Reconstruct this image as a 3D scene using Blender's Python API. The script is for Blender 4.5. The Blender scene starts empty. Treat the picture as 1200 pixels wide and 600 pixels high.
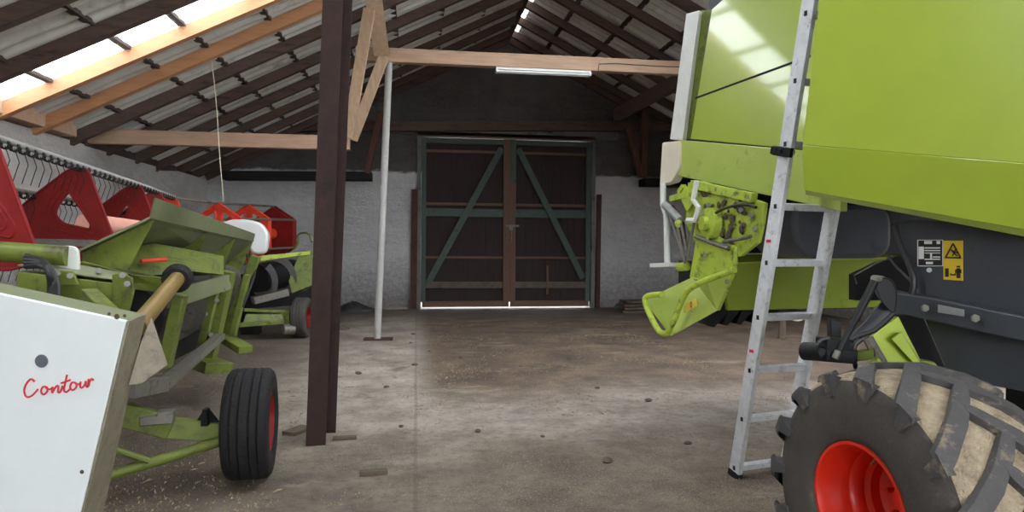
import bpy, bmesh, math, random
from mathutils import Vector as V, Matrix, noise
random.seed(7)
PI = math.pi
SC = bpy.context.scene
COL = SC.collection

# ------------------------------------------------------------------ camera
F, EYE = 778.0, 1.7
CR = (Matrix.Rotation(math.radians(-8.2), 3, 'Z') @ Matrix.Rotation(PI/2 + math.radians(-1.1), 3, 'X')
      @ Matrix.Rotation(math.radians(.43), 3, 'Z'))
C0 = V((0, 0, EYE))
cd = bpy.data.cameras.new('camera'); cam = bpy.data.objects.new('camera', cd); COL.objects.link(cam)
cam.matrix_world = Matrix.Translation(C0) @ CR.to_4x4()
cd.sensor_width = 36; cd.lens = 36*F/1200; cd.clip_end = 200
SC.camera = cam

def at(px, py, D=None, X=None, Y=None, Z=None, k=.20, y0=4.4):
    """point on the sight line of a measured picture position, at a depth / on a world plane"""
    r = CR @ V(((px-600)/F, (300-py)/F, -1))
    if D is not None: t = D
    elif X is not None: t = (X+k*y0)/(r.x+k*r.y)      # plane along the combine's side, slightly turned
    elif Y is not None: t = Y/r.y
    else: t = (Z-EYE)/r.z
    return C0 + r*t

# ------------------------------------------------------------------ materials
def lin(c):
    return tuple(((v/255)/12.92 if v/255 <= .04045 else ((v/255+.055)/1.055)**2.4) for v in c) + (1,)
MATS = {}
def pm(name, rgb, rough=.5, metal=0, var=.18, scale=6, dirt=None, damt=.5, dscale=3, bump=0, bscale=40, stretch=(1,1,1), coat=0, spec=.5):
    m = bpy.data.materials.new(name); m.use_nodes = True
    nt = m.node_tree; N = nt.nodes; L = nt.links
    b = N['Principled BSDF']
    tc = N.new('ShaderNodeTexCoord'); mp = N.new('ShaderNodeMapping'); mp.inputs['Scale'].default_value = stretch
    L.new(tc.outputs['Object'], mp.inputs[0])
    n1 = N.new('ShaderNodeTexNoise'); n1.inputs['Scale'].default_value = scale; n1.inputs['Detail'].default_value = 6
    n1.inputs['Roughness'].default_value = .65
    L.new(mp.outputs[0], n1.inputs['Vector'])
    r = N.new('ShaderNodeValToRGB'); c = lin(rgb)
    r.color_ramp.elements[0].position = .3; r.color_ramp.elements[1].position = .7
    r.color_ramp.elements[0].color = tuple(max(0, v*(1-var)) for v in c[:3])+(1,)
    r.color_ramp.elements[1].color = tuple(min(1, v*(1+var)) for v in c[:3])+(1,)
    L.new(n1.outputs[0], r.inputs[0]); out = r.outputs[0]
    if dirt:
        n2 = N.new('ShaderNodeTexNoise'); n2.inputs['Scale'].default_value = dscale; n2.inputs['Detail'].default_value = 9
        n2.inputs['Roughness'].default_value = .7
        L.new(mp.outputs[0], n2.inputs['Vector'])
        r2 = N.new('ShaderNodeValToRGB'); p = .72 - damt*.4
        r2.color_ramp.elements[0].position = p; r2.color_ramp.elements[1].position = min(1, p+.16)
        L.new(n2.outputs[0], r2.inputs[0])
        mx = N.new('ShaderNodeMix'); mx.data_type = 'RGBA'
        L.new(r2.outputs[0], mx.inputs[0]); L.new(out, mx.inputs[6]); mx.inputs[7].default_value = lin(dirt)
        out = mx.outputs[2]
    L.new(out, b.inputs['Base Color'])
    b.inputs['Roughness'].default_value = rough; b.inputs['Metallic'].default_value = metal
    b.inputs['Coat Weight'].default_value = coat; b.inputs['Coat Roughness'].default_value = .07
    b.inputs['Specular IOR Level'].default_value = spec
    if bump:
        n3 = N.new('ShaderNodeTexNoise'); n3.inputs['Scale'].default_value = bscale; n3.inputs['Detail'].default_value = 5
        L.new(mp.outputs[0], n3.inputs['Vector'])
        bp = N.new('ShaderNodeBump'); bp.inputs['Strength'].default_value = bump; bp.inputs['Distance'].default_value = .02
        L.new(n3.outputs[0], bp.inputs['Height']); L.new(bp.outputs[0], b.inputs['Normal'])
    MATS[name] = m
    return m

pm('lime', (164,184,58), .3, var=.05, scale=2, coat=1, dirt=(150,160,70), damt=.12, dscale=4)
pm('lime_shaded', (132,150,36), .4, var=.06, scale=3, dirt=(90,100,40), damt=.3, dscale=4)  # lime darkened for the shade under the body, with some grime
pm('lime_pale_dusty', (170,188,84), .42, var=.08, scale=3, coat=.2, dirt=(120,120,70), damt=.35, dscale=5)
pm('lime_dirty', (172,192,66), .5, var=.12, scale=6, dirt=(62,58,40), damt=.5, dscale=9)
pm('olive', (102,114,40), .5, var=.2, scale=5, dirt=(70,66,42), damt=.55, dscale=7)
pm('olive_grey', (112,118,84), .6, var=.12, scale=4, dirt=(118,118,92), damt=.5, dscale=5)
pm('white_paint', (226,232,232), .4, var=.04, scale=2, dirt=(150,146,124), damt=.13, dscale=6)
pm('worn_edge', (132,124,106), .55, var=.2, scale=10, dirt=(96,92,72), damt=.5, dscale=14)
pm('cream', (222,214,192), .5, var=.06, scale=5, dirt=(170,160,130), damt=.2, dscale=12)
pm('bolt', (120,122,112), .55, metal=.3, var=.15)
pm('white_steel', (218,220,214), .4, var=.08, scale=6, dirt=(150,140,120), damt=.25, dscale=14)
pm('red_dark', (128,24,24), .55, var=.16, scale=6, dirt=(96,44,38), damt=.3, dscale=8, spec=.3)
pm('red_bright', (226,66,40), .5, var=.12, scale=6, dirt=(150,60,44), damt=.3, dscale=8)  # lit copy of the reel red for its far plates; also the lever
pm('reel_tube', (232,168,150), .5, var=.08, scale=6)
pm('rim_red', (214,42,20), .38, var=.06, scale=5, coat=.3)
pm('black_metal', (20,21,23), .5, spec=.3, var=.25, scale=8, dirt=(62,58,50), damt=.25, dscale=12)
pm('charcoal', (58,61,67), .5, var=.12, scale=4, dirt=(40,40,42), damt=.3, dscale=6)
pm('tank_grey', (84,88,96), .55, var=.12, scale=4, dirt=(60,62,66), damt=.3, dscale=5)
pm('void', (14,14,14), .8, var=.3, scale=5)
pm('rubber', (30,29,30), .75, var=.2, scale=10, dirt=(60,56,50), damt=.3, dscale=9, bump=.4, bscale=50, spec=.25)
pm('tyre_side', (70,65,61), .8, var=.16, scale=10, dirt=(112,104,92), damt=.3, dscale=7, bump=.2, bscale=60)
pm('tyre_dust', (178,162,136), .95, var=.22, scale=26, dirt=(132,118,98), damt=.55, dscale=9, bump=.9, bscale=110)
pm('tyre_lug', (74,72,72), .75, var=.15, scale=12, dirt=(150,134,110), damt=.42, dscale=10, bump=.3, bscale=60)
pm('alu', (222,225,228), .45, metal=.2, var=.12, scale=12, dirt=(132,132,130), damt=.4, dscale=16, bump=.1)
pm('steel', (150,152,150), .5, metal=.4, var=.15, scale=12, dirt=(110,100,90), damt=.3, dscale=10)
pm('dull_steel', (120,116,108), .5, metal=.4, var=.2, scale=10, dirt=(70,60,48), damt=.5, dscale=10)
pm('brass_shaft', (142,118,66), .45, metal=.3, var=.2, scale=8, dirt=(92,74,42), damt=.4, dscale=9)
pm('rust_post', (50,33,30), .6, var=.25, scale=6, dirt=(34,24,22), damt=.5, dscale=4, bump=.2, spec=.2)
pm('rust', (72,44,36), .85, var=.3, scale=18, dirt=(34,24,22), damt=.5, dscale=10, bump=.4)
pm('pole_paint', (164,162,158), .6, var=.1, scale=8, dirt=(136,128,118), damt=.35, dscale=12)
pm('lit_wood', (178,128,90), .7, var=.14, scale=3, stretch=(1,9,9), dirt=(170,112,74), damt=.25, dscale=2, bump=.15)  # rafter wood painted warm and pale to carry the light on it
pm('wood_x', (178,147,122), .75, var=.16, scale=2.2, stretch=(1,10,10), dirt=(142,100,76), damt=.32, dscale=1.4, bump=.15)
pm('wood_z', (184,156,128), .75, var=.18, scale=2.2, stretch=(8,8,1), dirt=(140,100,72), damt=.3, dscale=1.6, bump=.15)
pm('dark_wood', (84,66,58), .85, var=.25, scale=3, stretch=(1,6,6), dirt=(56,42,40), damt=.5, dscale=2)
pm('dark_wood_y', (70,58,54), .85, var=.25, scale=3, stretch=(6,1,6), dirt=(56,42,40), damt=.5, dscale=2)
pm('dark_wood_z', (98,66,57), .85, var=.25, scale=3, stretch=(6,6,1), dirt=(60,42,38), damt=.5, dscale=2)
pm('sheet', (196,194,186), .8, var=.1, scale=3, dirt=(140,134,124), damt=.4, dscale=2)
pm('door_board', (46,35,33), .85, var=.28, scale=4, stretch=(9,9,.8), dirt=(40,30,30), damt=.45, dscale=2, bump=.2)
pm('door_teal', (70,84,78), .8, var=.18, scale=6, dirt=(72,62,54), damt=.45, dscale=6)
pm('door_brown', (100,76,60), .8, var=.2, scale=4, stretch=(7,7,1), dirt=(70,52,44), damt=.45, dscale=4)
pm('door_grey', (88,78,70), .85, var=.2, scale=4, dirt=(58,50,44), damt=.45, dscale=5)
pm('lintel', (104,104,100), .9, var=.15, scale=4, dirt=(76,72,68), damt=.5, dscale=3)
pm('yellow', (212,178,42), .45, var=.05, scale=6)
pm('yellow_pale', (222,208,84), .5, var=.05, scale=9)
pm('ink', (22,20,18), .6, var=.1)
pm('label_white', (214,214,210), .45, var=.05)
pm('red_ink', (206,46,60), .5, var=.05)
pm('orange_ink', (206,84,30), .5, var=.05)
pm('grey_disc', (92,98,104), .5, var=.1)
pm('tarp', (42,42,40), .6, var=.3, scale=5, dirt=(88,82,72), damt=.35, dscale=8)
pm('plank', (92,78,66), .85, var=.25, scale=4, dirt=(80,64,54), damt=.5, dscale=6)
pm('straw', (152,136,106), .9, var=.25, scale=3)
pm('clod', (86,74,62), .95, var=.3, scale=9, bump=.5)
pm('lamp_white', (232,234,232), .35, var=.03)
pm('stone', (140,130,118), .9, var=.2, scale=6, dirt=(90,80,70), damt=.45, dscale=6, bump=.4)
pm('hose', (24,24,25), .5, var=.1)
pm('twine', (214,204,180), .8, var=.1)
pm('brick', (96,60,50), .9, var=.25, scale=8, dirt=(60,46,42), damt=.4, dscale=9, bump=.4)

def emat_glass():
    m = bpy.data.materials.new('clear_sheet'); m.use_nodes = True
    nt = m.node_tree; N = nt.nodes; L = nt.links; N.remove(N['Principled BSDF'])
    t = N.new('ShaderNodeBsdfTransparent'); t.inputs[0].default_value = (.93,.95,.96,1)
    d = N.new('ShaderNodeBsdfTranslucent'); d.inputs[0].default_value = (.85,.87,.88,1)
    x = N.new('ShaderNodeMixShader'); x.inputs[0].default_value = .25
    L.new(t.outputs[0], x.inputs[1]); L.new(d.outputs[0], x.inputs[2]); L.new(x.outputs[0], N['Material Output'].inputs[0])
    MATS['clear_sheet'] = m
emat_glass()

def floor_mat():
    m = bpy.data.materials.new('concrete_floor'); m.use_nodes = True
    nt = m.node_tree; N = nt.nodes; L = nt.links; b = N['Principled BSDF']
    tc = N.new('ShaderNodeTexCoord'); P = tc.outputs['Object']
    def noi(s, det=8, ro=.65, st=(1,1,1), off=0):
        mp = N.new('ShaderNodeMapping'); mp.inputs['Scale'].default_value = st; mp.inputs['Location'].default_value = (off, off*.7, 0)
        L.new(P, mp.inputs[0]); n = N.new('ShaderNodeTexNoise')
        n.inputs['Scale'].default_value = s; n.inputs['Detail'].default_value = det; n.inputs['Roughness'].default_value = ro
        L.new(mp.outputs[0], n.inputs['Vector']); return n.outputs[0]
    def math_(op, a, bb, cl=False):
        n = N.new('ShaderNodeMath'); n.operation = op; n.use_clamp = cl
        for i, v in enumerate((a, bb)):
            if isinstance(v, (int, float)): n.inputs[i].default_value = v
            else: L.new(v, n.inputs[i])
        return n.outputs[0]
    def ramp(f, a, bb):
        n = N.new('ShaderNodeMapRange'); n.inputs[1].default_value = a; n.inputs[2].default_value = bb
        n.interpolation_type = 'SMOOTHSTEP'; L.new(f, n.inputs[0]); return n.outputs[0]
    def mix(f, a, bb):
        n = N.new('ShaderNodeMix'); n.data_type = 'RGBA'
        if isinstance(f, (int, float)): n.inputs[0].default_value = f
        else: L.new(f, n.inputs[0])
        for i, v in ((6, a), (7, bb)):
            if isinstance(v, tuple): n.inputs[i].default_value = lin(v)
            else: L.new(v, n.inputs[i])
        return n.outputs[2]
    sx = N.new('ShaderNodeSeparateXYZ'); L.new(P, sx.inputs[0]); X, Y = sx.outputs[0], sx.outputs[1]
    big = noi(.55, 6, .6, off=3); mid = noi(1.5, 10, .72); fine = noi(14, 8, .7); grit = noi(70, 4, .7)
    warp = math_('MULTIPLY', math_('SUBTRACT', big, .5), 2.2)
    # slab colours: pale slab left of the joint, brown soiled slab right of it
    grey = mix(ramp(mid, .32, .7), (126,114,104), (182,172,160))
    brown = mix(ramp(mid, .3, .7), (56,43,34), (112,91,74))
    left = math_('SUBTRACT', 1, ramp(math_('ADD', X, math_('MULTIPLY', math_('SUBTRACT', mid, .5), .5)), -.1, .35), True)
    farY = ramp(math_('ADD', Y, warp), 6.2, 8.2)
    soil = math_('MULTIPLY', math_('SUBTRACT', 1, left, True), farY)
    col = mix(soil, grey, brown)
    # dark soil near the door and at the back
    back = ramp(math_('ADD', Y, math_('MULTIPLY', warp, 1.6)), 13.2, 16.5)
    col = mix(math_('MULTIPLY', back, .75), col, (66,54,46))
    # brown patch in the middle of the right slab
    # foreground: trampled grey dirt with chaff
    near = math_('SUBTRACT', 1, ramp(math_('ADD', Y, warp), 5.0, 6.8), True)
    fg = mix(ramp(mid, .3, .72), (84,72,61), (136,121,104))
    col = mix(math_('MULTIPLY', near, .85), col, fg)
    # soiled ground under the header at the left
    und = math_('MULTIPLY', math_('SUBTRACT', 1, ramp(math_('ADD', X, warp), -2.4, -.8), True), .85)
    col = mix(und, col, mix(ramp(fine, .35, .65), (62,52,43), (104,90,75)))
    # pale tracks of wash-out across the right slab
    tr = math_('MULTIPLY', ramp(noi(.9, 9, .75, st=(.6,1.8,1), off=11), .55, .7), .5)
    col = mix(tr, col, (178,166,150))
    oil = ramp(noi(.9, 8, .7, off=21), .56, .7)
    col = mix(math_('MULTIPLY', oil, .65), col, (74,68,62))
    col = mix(math_('MULTIPLY', ramp(fine, .48, .7), .5), col, (66,55,46))
    ch = math_('MULTIPLY', ramp(grit, .54, .66), ramp(noi(.7, 6, .7, off=5), .36, .6))
    col = mix(math_('MULTIPLY', ch, .7), col, (196,182,150))
    # expansion joint at X = 0
    ax = math_('ABSOLUTE', math_('ADD', X, math_('MULTIPLY', math_('SUBTRACT', fine, .5), .03)), 0)
    jt = math_('SUBTRACT', 1, ramp(ax, .008, .022), True)
    col = mix(math_('MULTIPLY', jt, .3), col, (70,60,52))
    L.new(col, b.inputs['Base Color'])
    rr = N.new('ShaderNodeMapRange'); L.new(mid, rr.inputs[0]); rr.inputs[3].default_value = .6; rr.inputs[4].default_value = .95
    L.new(rr.outputs[0], b.inputs['Roughness'])
    h = math_('ADD', math_('MULTIPLY', fine, .6), math_('MULTIPLY', grit, .5))
    bp = N.new('ShaderNodeBump'); bp.inputs['Strength'].default_value = .9; bp.inputs['Distance'].default_value = .04
    L.new(h, bp.inputs['Height']); L.new(bp.outputs[0], b.inputs['Normal'])
    MATS['concrete_floor'] = m
floor_mat()

def wall_mat(name, lo, hi, zsplit, wob):
    """whitewashed below a ragged line at zsplit, raw render above"""
    m = bpy.data.materials.new(name); m.use_nodes = True
    nt = m.node_tree; N = nt.nodes; L = nt.links; b = N['Principled BSDF']
    tc = N.new('ShaderNodeTexCoord'); sx = N.new('ShaderNodeSeparateXYZ'); L.new(tc.outputs['Object'], sx.inputs[0])
    def noi(s, det=8, st=(1,1,1)):
        mp = N.new('ShaderNodeMapping'); mp.inputs['Scale'].default_value = st; L.new(tc.outputs['Object'], mp.inputs[0])
        n = N.new('ShaderNodeTexNoise'); n.inputs['Scale'].default_value = s; n.inputs['Detail'].default_value = det
        n.inputs['Roughness'].default_value = .7; L.new(mp.outputs[0], n.inputs['Vector']); return n.outputs[0]
    def rp(f, p0, p1, c0, c1):
        r = N.new('ShaderNodeValToRGB'); r.color_ramp.elements[0].position = p0; r.color_ramp.elements[1].position = p1
        r.color_ramp.elements[0].color = lin(c0); r.color_ramp.elements[1].color = lin(c1); L.new(f, r.inputs[0]); return r.outputs[0]
    n1 = noi(1.6, 9, (1,1,1.6)); n2 = noi(9); n3 = noi(2.2, 8, (1,1,3))
    clo = rp(n1, .3, .7, tuple(int(v*.9) for v in lo), lo)
    chi = rp(n1, .3, .7, tuple(int(v*.75) for v in hi), hi)
    dk = N.new('ShaderNodeMix'); dk.data_type = 'RGBA'
    dm = rp(n2, .58, .72, (0,0,0), (100,100,100)); L.new(dm, dk.inputs[0]); L.new(clo, dk.inputs[6]); dk.inputs[7].default_value = lin((112,104,100))
    # splash-back dirt near the floor
    sub = N.new('ShaderNodeMath'); sub.operation = 'MULTIPLY_ADD'; L.new(n2, sub.inputs[0]); sub.inputs[1].default_value = -1.6; L.new(sx.outputs[2], sub.inputs[2])
    mr = N.new('ShaderNodeMapRange'); L.new(sub.outputs[0], mr.inputs[0]); mr.inputs[1].default_value = -.75; mr.inputs[2].default_value = .5
    mr.inputs[3].default_value = .75; mr.inputs[4].default_value = 0
    sp = N.new('ShaderNodeMix'); sp.data_type = 'RGBA'; L.new(mr.outputs[0], sp.inputs[0]); L.new(dk.outputs[2], sp.inputs[6]); sp.inputs[7].default_value = lin((96,84,76))
    ma = N.new('ShaderNodeMath'); ma.operation = 'MULTIPLY_ADD'; L.new(n3, ma.inputs[0]); ma.inputs[1].default_value = wob; L.new(sx.outputs[2], ma.inputs[2])
    mz = N.new('ShaderNodeMapRange'); L.new(ma.outputs[0], mz.inputs[0]); mz.inputs[1].default_value = zsplit-.03+wob*.5; mz.inputs[2].default_value = zsplit+.03+wob*.5
    fx = N.new('ShaderNodeMix'); fx.data_type = 'RGBA'; L.new(mz.outputs[0], fx.inputs[0]); L.new(sp.outputs[2], fx.inputs[6]); L.new(chi, fx.inputs[7])
    L.new(fx.outputs[2], b.inputs['Base Color']); b.inputs['Roughness'].default_value = .92
    ad = N.new('ShaderNodeMath'); ad.operation = 'ADD'; L.new(n3, ad.inputs[0]); L.new(n2, ad.inputs[1])
    bp = N.new('ShaderNodeBump'); bp.inputs['Strength'].default_value = 1; bp.inputs['Distance'].default_value = .12
    L.new(ad.outputs[0], bp.inputs['Height']); L.new(bp.outputs[0], b.inputs['Normal'])
    MATS[name] = m
wall_mat('back_wall', (232,230,230), (112,107,104), 3.5, .25)
wall_mat('side_wall', (226,222,216), (226,222,216), 9, .1)

# ------------------------------------------------------------------ mesh builder
class MB:
    def __init__(s): s.v = []; s.f = []; s.m = []; s.mi = 0
    def add(s, vs, fs):
        o = len(s.v); s.v += [V(p) for p in vs]
        for f in fs: s.f.append([o+i for i in f]); s.m.append(s.mi)
        return s
    def slab(s, pts, t):
        """polygon extruded along vector t"""
        n = len(pts); t = V(t); pts = [V(p) for p in pts]
        vs = pts + [p+t for p in pts]
        fs = [list(range(n)), list(range(2*n-1, n-1, -1))] + [[i, (i+1) % n, (i+1) % n+n, i+n] for i in range(n)]
        return s.add(vs, fs)
    def box(s, c, d, rz=0):
        c = V(c); h = V(d)/2; R = Matrix.Rotation(rz, 3, 'Z')
        vs = [c + R @ V((x*h.x, y*h.y, z*h.z)) for x in (-1,1) for y in (-1,1) for z in (-1,1)]
        return s.add(vs, [(0,1,3,2),(4,6,7,5),(0,4,5,1),(2,3,7,6),(0,2,6,4),(1,5,7,3)])
    def bar(s, p, q, w, h, up=(0,0,1)):
        """rectangular bar; h measured along `up`, w across"""
        p, q = V(p), V(q); d = (q-p).normalized(); a = d.cross(V(up))
        if a.length < 1e-4: a = d.cross(V((0,1,0)))
        a.normalize(); u = a.cross(d).normalized(); a *= w/2; u *= h/2
        vs = [p-a-u, p+a-u, p+a+u, p-a+u, q-a-u, q+a-u, q+a+u, q-a+u]
        return s.add(vs, [(0,3,2,1),(4,5,6,7),(0,1,5,4),(1,2,6,5),(2,3,7,6),(3,0,4,7)])
    def tube(s, p, q, r, r2=None, n=14):
        p, q = V(p), V(q); r2 = r if r2 is None else r2
        d = (q-p).normalized(); a = d.orthogonal().normalized(); b = d.cross(a)
        vs = [p+(a*math.cos(2*PI*i/n)+b*math.sin(2*PI*i/n))*r for i in range(n)] + [q+(a*math.cos(2*PI*i/n)+b*math.sin(2*PI*i/n))*r2 for i in range(n)]
        return s.add(vs, [[i, (i+1) % n, (i+1) % n+n, i+n] for i in range(n)] + [list(range(n-1, -1, -1)), list(range(n, 2*n))])
    def pipe(s, pts, r, n=8, smooth=0):
        pts = [V(p) for p in pts]
        if smooth:
            for _ in range(smooth):
                o = [pts[0]]
                for a, b in zip(pts, pts[1:]): o += [a.lerp(b, .25), a.lerp(b, .75)]
                pts = o + [pts[-1]]
        k = len(pts); vs = []; a = None
        for i, p in enumerate(pts):
            d = (pts[min(i+1, k-1)] - pts[max(i-1, 0)]).normalized()
            a = d.orthogonal().normalized() if a is None else (a - d*a.dot(d)).normalized()
            b = d.cross(a)
            vs += [p+(a*math.cos(2*PI*j/n)+b*math.sin(2*PI*j/n))*r for j in range(n)]
        fs = [[i*n+j, i*n+(j+1) % n, (i+1)*n+(j+1) % n, (i+1)*n+j] for i in range(k-1) for j in range(n)]
        fs += [list(range(n-1, -1, -1)), list(range((k-1)*n, k*n))]
        return s.add(vs, fs)
    def lathe(s, prof, o, ax, n=48, closed=False):
        """profile of (radius, along-axis) pairs"""
        o = V(o); ax = V(ax).normalized(); a = ax.orthogonal().normalized(); b = ax.cross(a); k = len(prof); vs = []
        for i in range(n):
            e = a*math.cos(2*PI*i/n)+b*math.sin(2*PI*i/n)
            vs += [o+e*r+ax*h for r, h in prof]
        fs = [[i*k+j, i*k+j+1, ((i+1) % n)*k+j+1, ((i+1) % n)*k+j] for i in range(n) for j in range(k-1)]
        if closed: fs += [[i*k+k-1, i*k, ((i+1) % n)*k, ((i+1) % n)*k+k-1] for i in range(n)]
        return s.add(vs, fs)
    def build(s, name, mat, parent=None, bevel=0, angle=35, flat=False):
        me = bpy.data.meshes.new(name)
        off = parent_origin(parent)
        me.from_pydata([tuple(p-off) for p in s.v], [], s.f)
        mats = mat if isinstance(mat, (list, tuple)) else [mat]
        for m in mats: me.materials.append(MATS[m])
        me.polygons.foreach_set('material_index', s.m)
        bm = bmesh.new(); bm.from_mesh(me); bmesh.ops.recalc_face_normals(bm, faces=bm.faces); bm.to_mesh(me); bm.free()
        if not flat:
            me.polygons.foreach_set('use_smooth', [True]*len(me.polygons)); me.set_sharp_from_angle(angle=math.radians(angle))
        o = bpy.data.objects.new(name, me); COL.objects.link(o)
        if parent: o.parent = parent
        if bevel:
            md = o.modifiers.new('bevel', 'BEVEL'); md.width = bevel; md.segments = 2; md.limit_method = 'ANGLE'; md.angle_limit = math.radians(40)
        return o
def each(name, mat, parent, segs, r, n=8):
    for p, q in segs: MB().tube(p, q, r, n=n).build(name, mat, parent)
ORG = {}
def parent_origin(p):
    o = V((0,0,0))
    while p: o = o + p.location; p = p.parent
    return o
def thing(name, loc, label, cat, group=None):
    o = bpy.data.objects.new(name, None); COL.objects.link(o); o.location = loc; o.empty_display_size = .1
    o['label'] = label; o['category'] = cat
    if group: o['group'] = group
    return o
def tag(o, label, cat, group=None):
    o['label'] = label; o['category'] = cat
    if group: o['group'] = group
    return o
def struct(o): o['kind'] = 'structure'; return o
def sroot(name, loc=(0,0,0)):
    o = bpy.data.objects.new(name, None); COL.objects.link(o); o.location = loc; return struct(o)
def recentre(o):
    """move a one-mesh thing's origin to its base centre"""
    me = o.data; xs = [v.co for v in me.vertices]
    c = V(((min(p.x for p in xs)+max(p.x for p in xs))/2, (min(p.y for p in xs)+max(p.y for p in xs))/2, min(p.z for p in xs)))
    me.transform(Matrix.Translation(-c)); o.location = c; return o
def copy_tree(o, parent=None):
    c = o.copy(); COL.objects.link(c)
    if parent: c.parent = parent
    for ch in list(o.children): copy_tree(ch, c)
    return c
def rpoly(pts, r, seg=5):
    """round the corners of a 3-D polygon"""
    out = []; n = len(pts); pts = [V(p) for p in pts]
    for i, p in enumerate(pts):
        a, b = pts[i-1]-p, pts[(i+1) % n]-p; k = min(r, a.length*.45, b.length*.45)
        A, B = p+a.normalized()*k, p+b.normalized()*k
        for j in range(seg+1):
            t = j/seg; out.append(A*(1-t)**2 + p*2*t*(1-t) + B*t*t)
    return out

# ------------------------------------------------------------------ the shed
XL, XR, YB, YF = -5.3, 10.0, 17.22, -6.0
RX, RZ, SL = 2.35, 7.0, .5          # ridge and slope of the rafters' undersides
def zroof(x): return RZ - SL*abs(x-RX)

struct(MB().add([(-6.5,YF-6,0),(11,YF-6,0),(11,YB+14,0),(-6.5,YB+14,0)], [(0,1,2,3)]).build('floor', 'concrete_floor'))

# back wall with the door opening
DX0, DX1, DZ = .12, 4.58, 4.42
b = MB(); t = (0,.35,0)
def wz(x): return zroof(x)+.28
b.slab([(-5.7,YB,0),(DX0,YB,0),(DX0,YB,DZ),(DX1,YB,DZ),(DX1,YB,0),(XR+.3,YB,0),(XR+.3,YB,wz(XR+.3)),(RX,YB,wz(RX)),(-5.7,YB,wz(-5.7))], t)
struct(b.build('wall_back', 'back_wall', flat=True))
# left wall: thicker near length, recess, far length
b = MB(); b.box((XL-.2,(YF+14.57)/2,1.62),(.4,14.57-YF,3.24))
b.box((XL-.35,14.9,1.75),(.3,1.2,3.5))
b.box((-5.3,16.2,1.6),(.42,2.04,3.2))
w = struct(b.build('wall_left', 'side_wall', flat=True))
b = MB(); b.box((XR+.15,(YF+YB)/2,1.6),(.3,YB-YF,3.2)); struct(b.build('wall_right', 'side_wall', flat=True))

b = MB()  # unseen front wall added to cut the light from behind the camera
b.slab([(-5.7,YF-.3,0),(-1.5,YF-.3,0),(-1.5,YF-.3,3.9),(5.0,YF-.3,3.9),(5.0,YF-.3,0),(XR+.3,YF-.3,0),(XR+.3,YF-.3,wz(XR+.3)),(RX,YF-.3,wz(RX)),(-5.7,YF-.3,wz(-5.7))], (0,.28,0))
struct(b.build('wall_front_added', 'side_wall', flat=True))

# roof
roof = sroot('ceiling')
def sheet(side, y0, y1, xa, xb, mat, name):
    b = MB(); n = max(2, int((y1-y0)/.25*10)); vs = []; dz = .22
    for i in range(n+1):
        y = y0+(y1-y0)*i/n; w = .045*max(-.6,min(.6,math.sin(2*PI*y/.25)))/.6
        for x in (xa, xb): vs.append((x, y, zroof(x)+dz+w))
    b.add(vs, [(2*i, 2*i+1, 2*i+3, 2*i+2) for i in range(n)])
    o = b.build(name, mat, roof, angle=80)
    return o
XE0, XE1 = -5.9, 10.6
for y0, y1, mt in ((YF,2.55,'sheet'),(2.55,3.65,'clear_sheet'),(3.65,8.42,'sheet'),(8.42,9.2,'clear_sheet'),(9.2,YB+.3,'sheet')):  # nearer clear strip is added for light; the farther one is the real skylight
    sheet(-1, y0, y1, XE0, RX+.05, mt, 'skylight_or_added_strip' if mt == 'clear_sheet' else 'roof_sheet')
for y0, y1, mt in ((YF,-2.6,'sheet'),(-2.6,-1.5,'clear_sheet'),(-1.5,1.2,'sheet'),(1.2,2.6,'clear_sheet'),(2.6,4.4,'sheet'),(4.4,5.9,'clear_sheet'),(5.9,6.4,'sheet'),(6.4,7.9,'clear_sheet'),(7.9,8.4,'sheet'),(8.4,9.9,'clear_sheet'),(9.9,YB+.3,'sheet')):  # clear strips on this slope are unseen, added to light floor and back
    sheet(1, y0, y1, RX+.2, XE1, mt, 'skylight_or_added_strip' if mt == 'clear_sheet' else 'roof_sheet')
rafY = [-5.2,-4.05,-2.9,-1.75,-.6,.55,1.7,2.8,3.9,5.0,6.1,7.25,8.28,9.22,10.18,11.2,12.42,13.6,14.72,15.82,16.85]
def rafter(y, side, w, d, mat):
    x0 = -5.55 if side < 0 else 10.2
    p, q = V((x0, y, zroof(x0)+d/2)), V((RX, y, RZ+d/2-.02))
    MB().bar(p, q, w, d).build('rafter', mat, roof)
for y in rafY:
    lw = 'lit_wood' if y in (9.22, 10.18) else 'dark_wood'  # two left rafters get the lit colour
    rafter(y, -1, .11, .17, lw); rafter(y, 1, .11, .17, 'dark_wood')
for off in (.95,1.88,2.77,3.64,4.5,5.37,6.03,6.95,7.7):
    for sd in (-1, 1):
        x = RX+sd*off
        if -5.75 < x < 10.3:
            MB().box((x,(YF+YB)/2,zroof(x)+.185),(.1,YB-YF-.04,.05)).build('batten', 'dark_wood_y', roof)
MB().box((RX,(YF+YB)/2,RZ+.06),(.06,YB-YF-.04,.2)).build('ridge_board', 'dark_wood_y', roof)
cap = MB(); y = YF
for yk in rafY[6:]:
    if yk-.9 > y: cap.bar((RX+.13,y,RZ+.26),(RX+.13,yk-.9,RZ+.26),.24,.02)
    y = yk-.4
cap.bar((RX+.13,y,RZ+.26),(RX+.13,YB,RZ+.26),.24,.02)
cap.build('ridge_cap', 'sheet', roof)
# verge board under the gable end
for sd in (-1, 1):
    x1 = XL+.2 if sd < 0 else XR-.2
    MB().bar((RX,YB-.06,RZ-.02),(x1,YB-.06,zroof(x1)-.02),.08,.16).build('verge_board', 'dark_wood', roof)
# eaves: dark timber plate along the left wall head
struct(recentre(MB().box((XL-.14,(11.6+YB)/2,3.28),(.3,YB-11.6,.12)).build('trim_1', 'dark_wood_y')))

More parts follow.
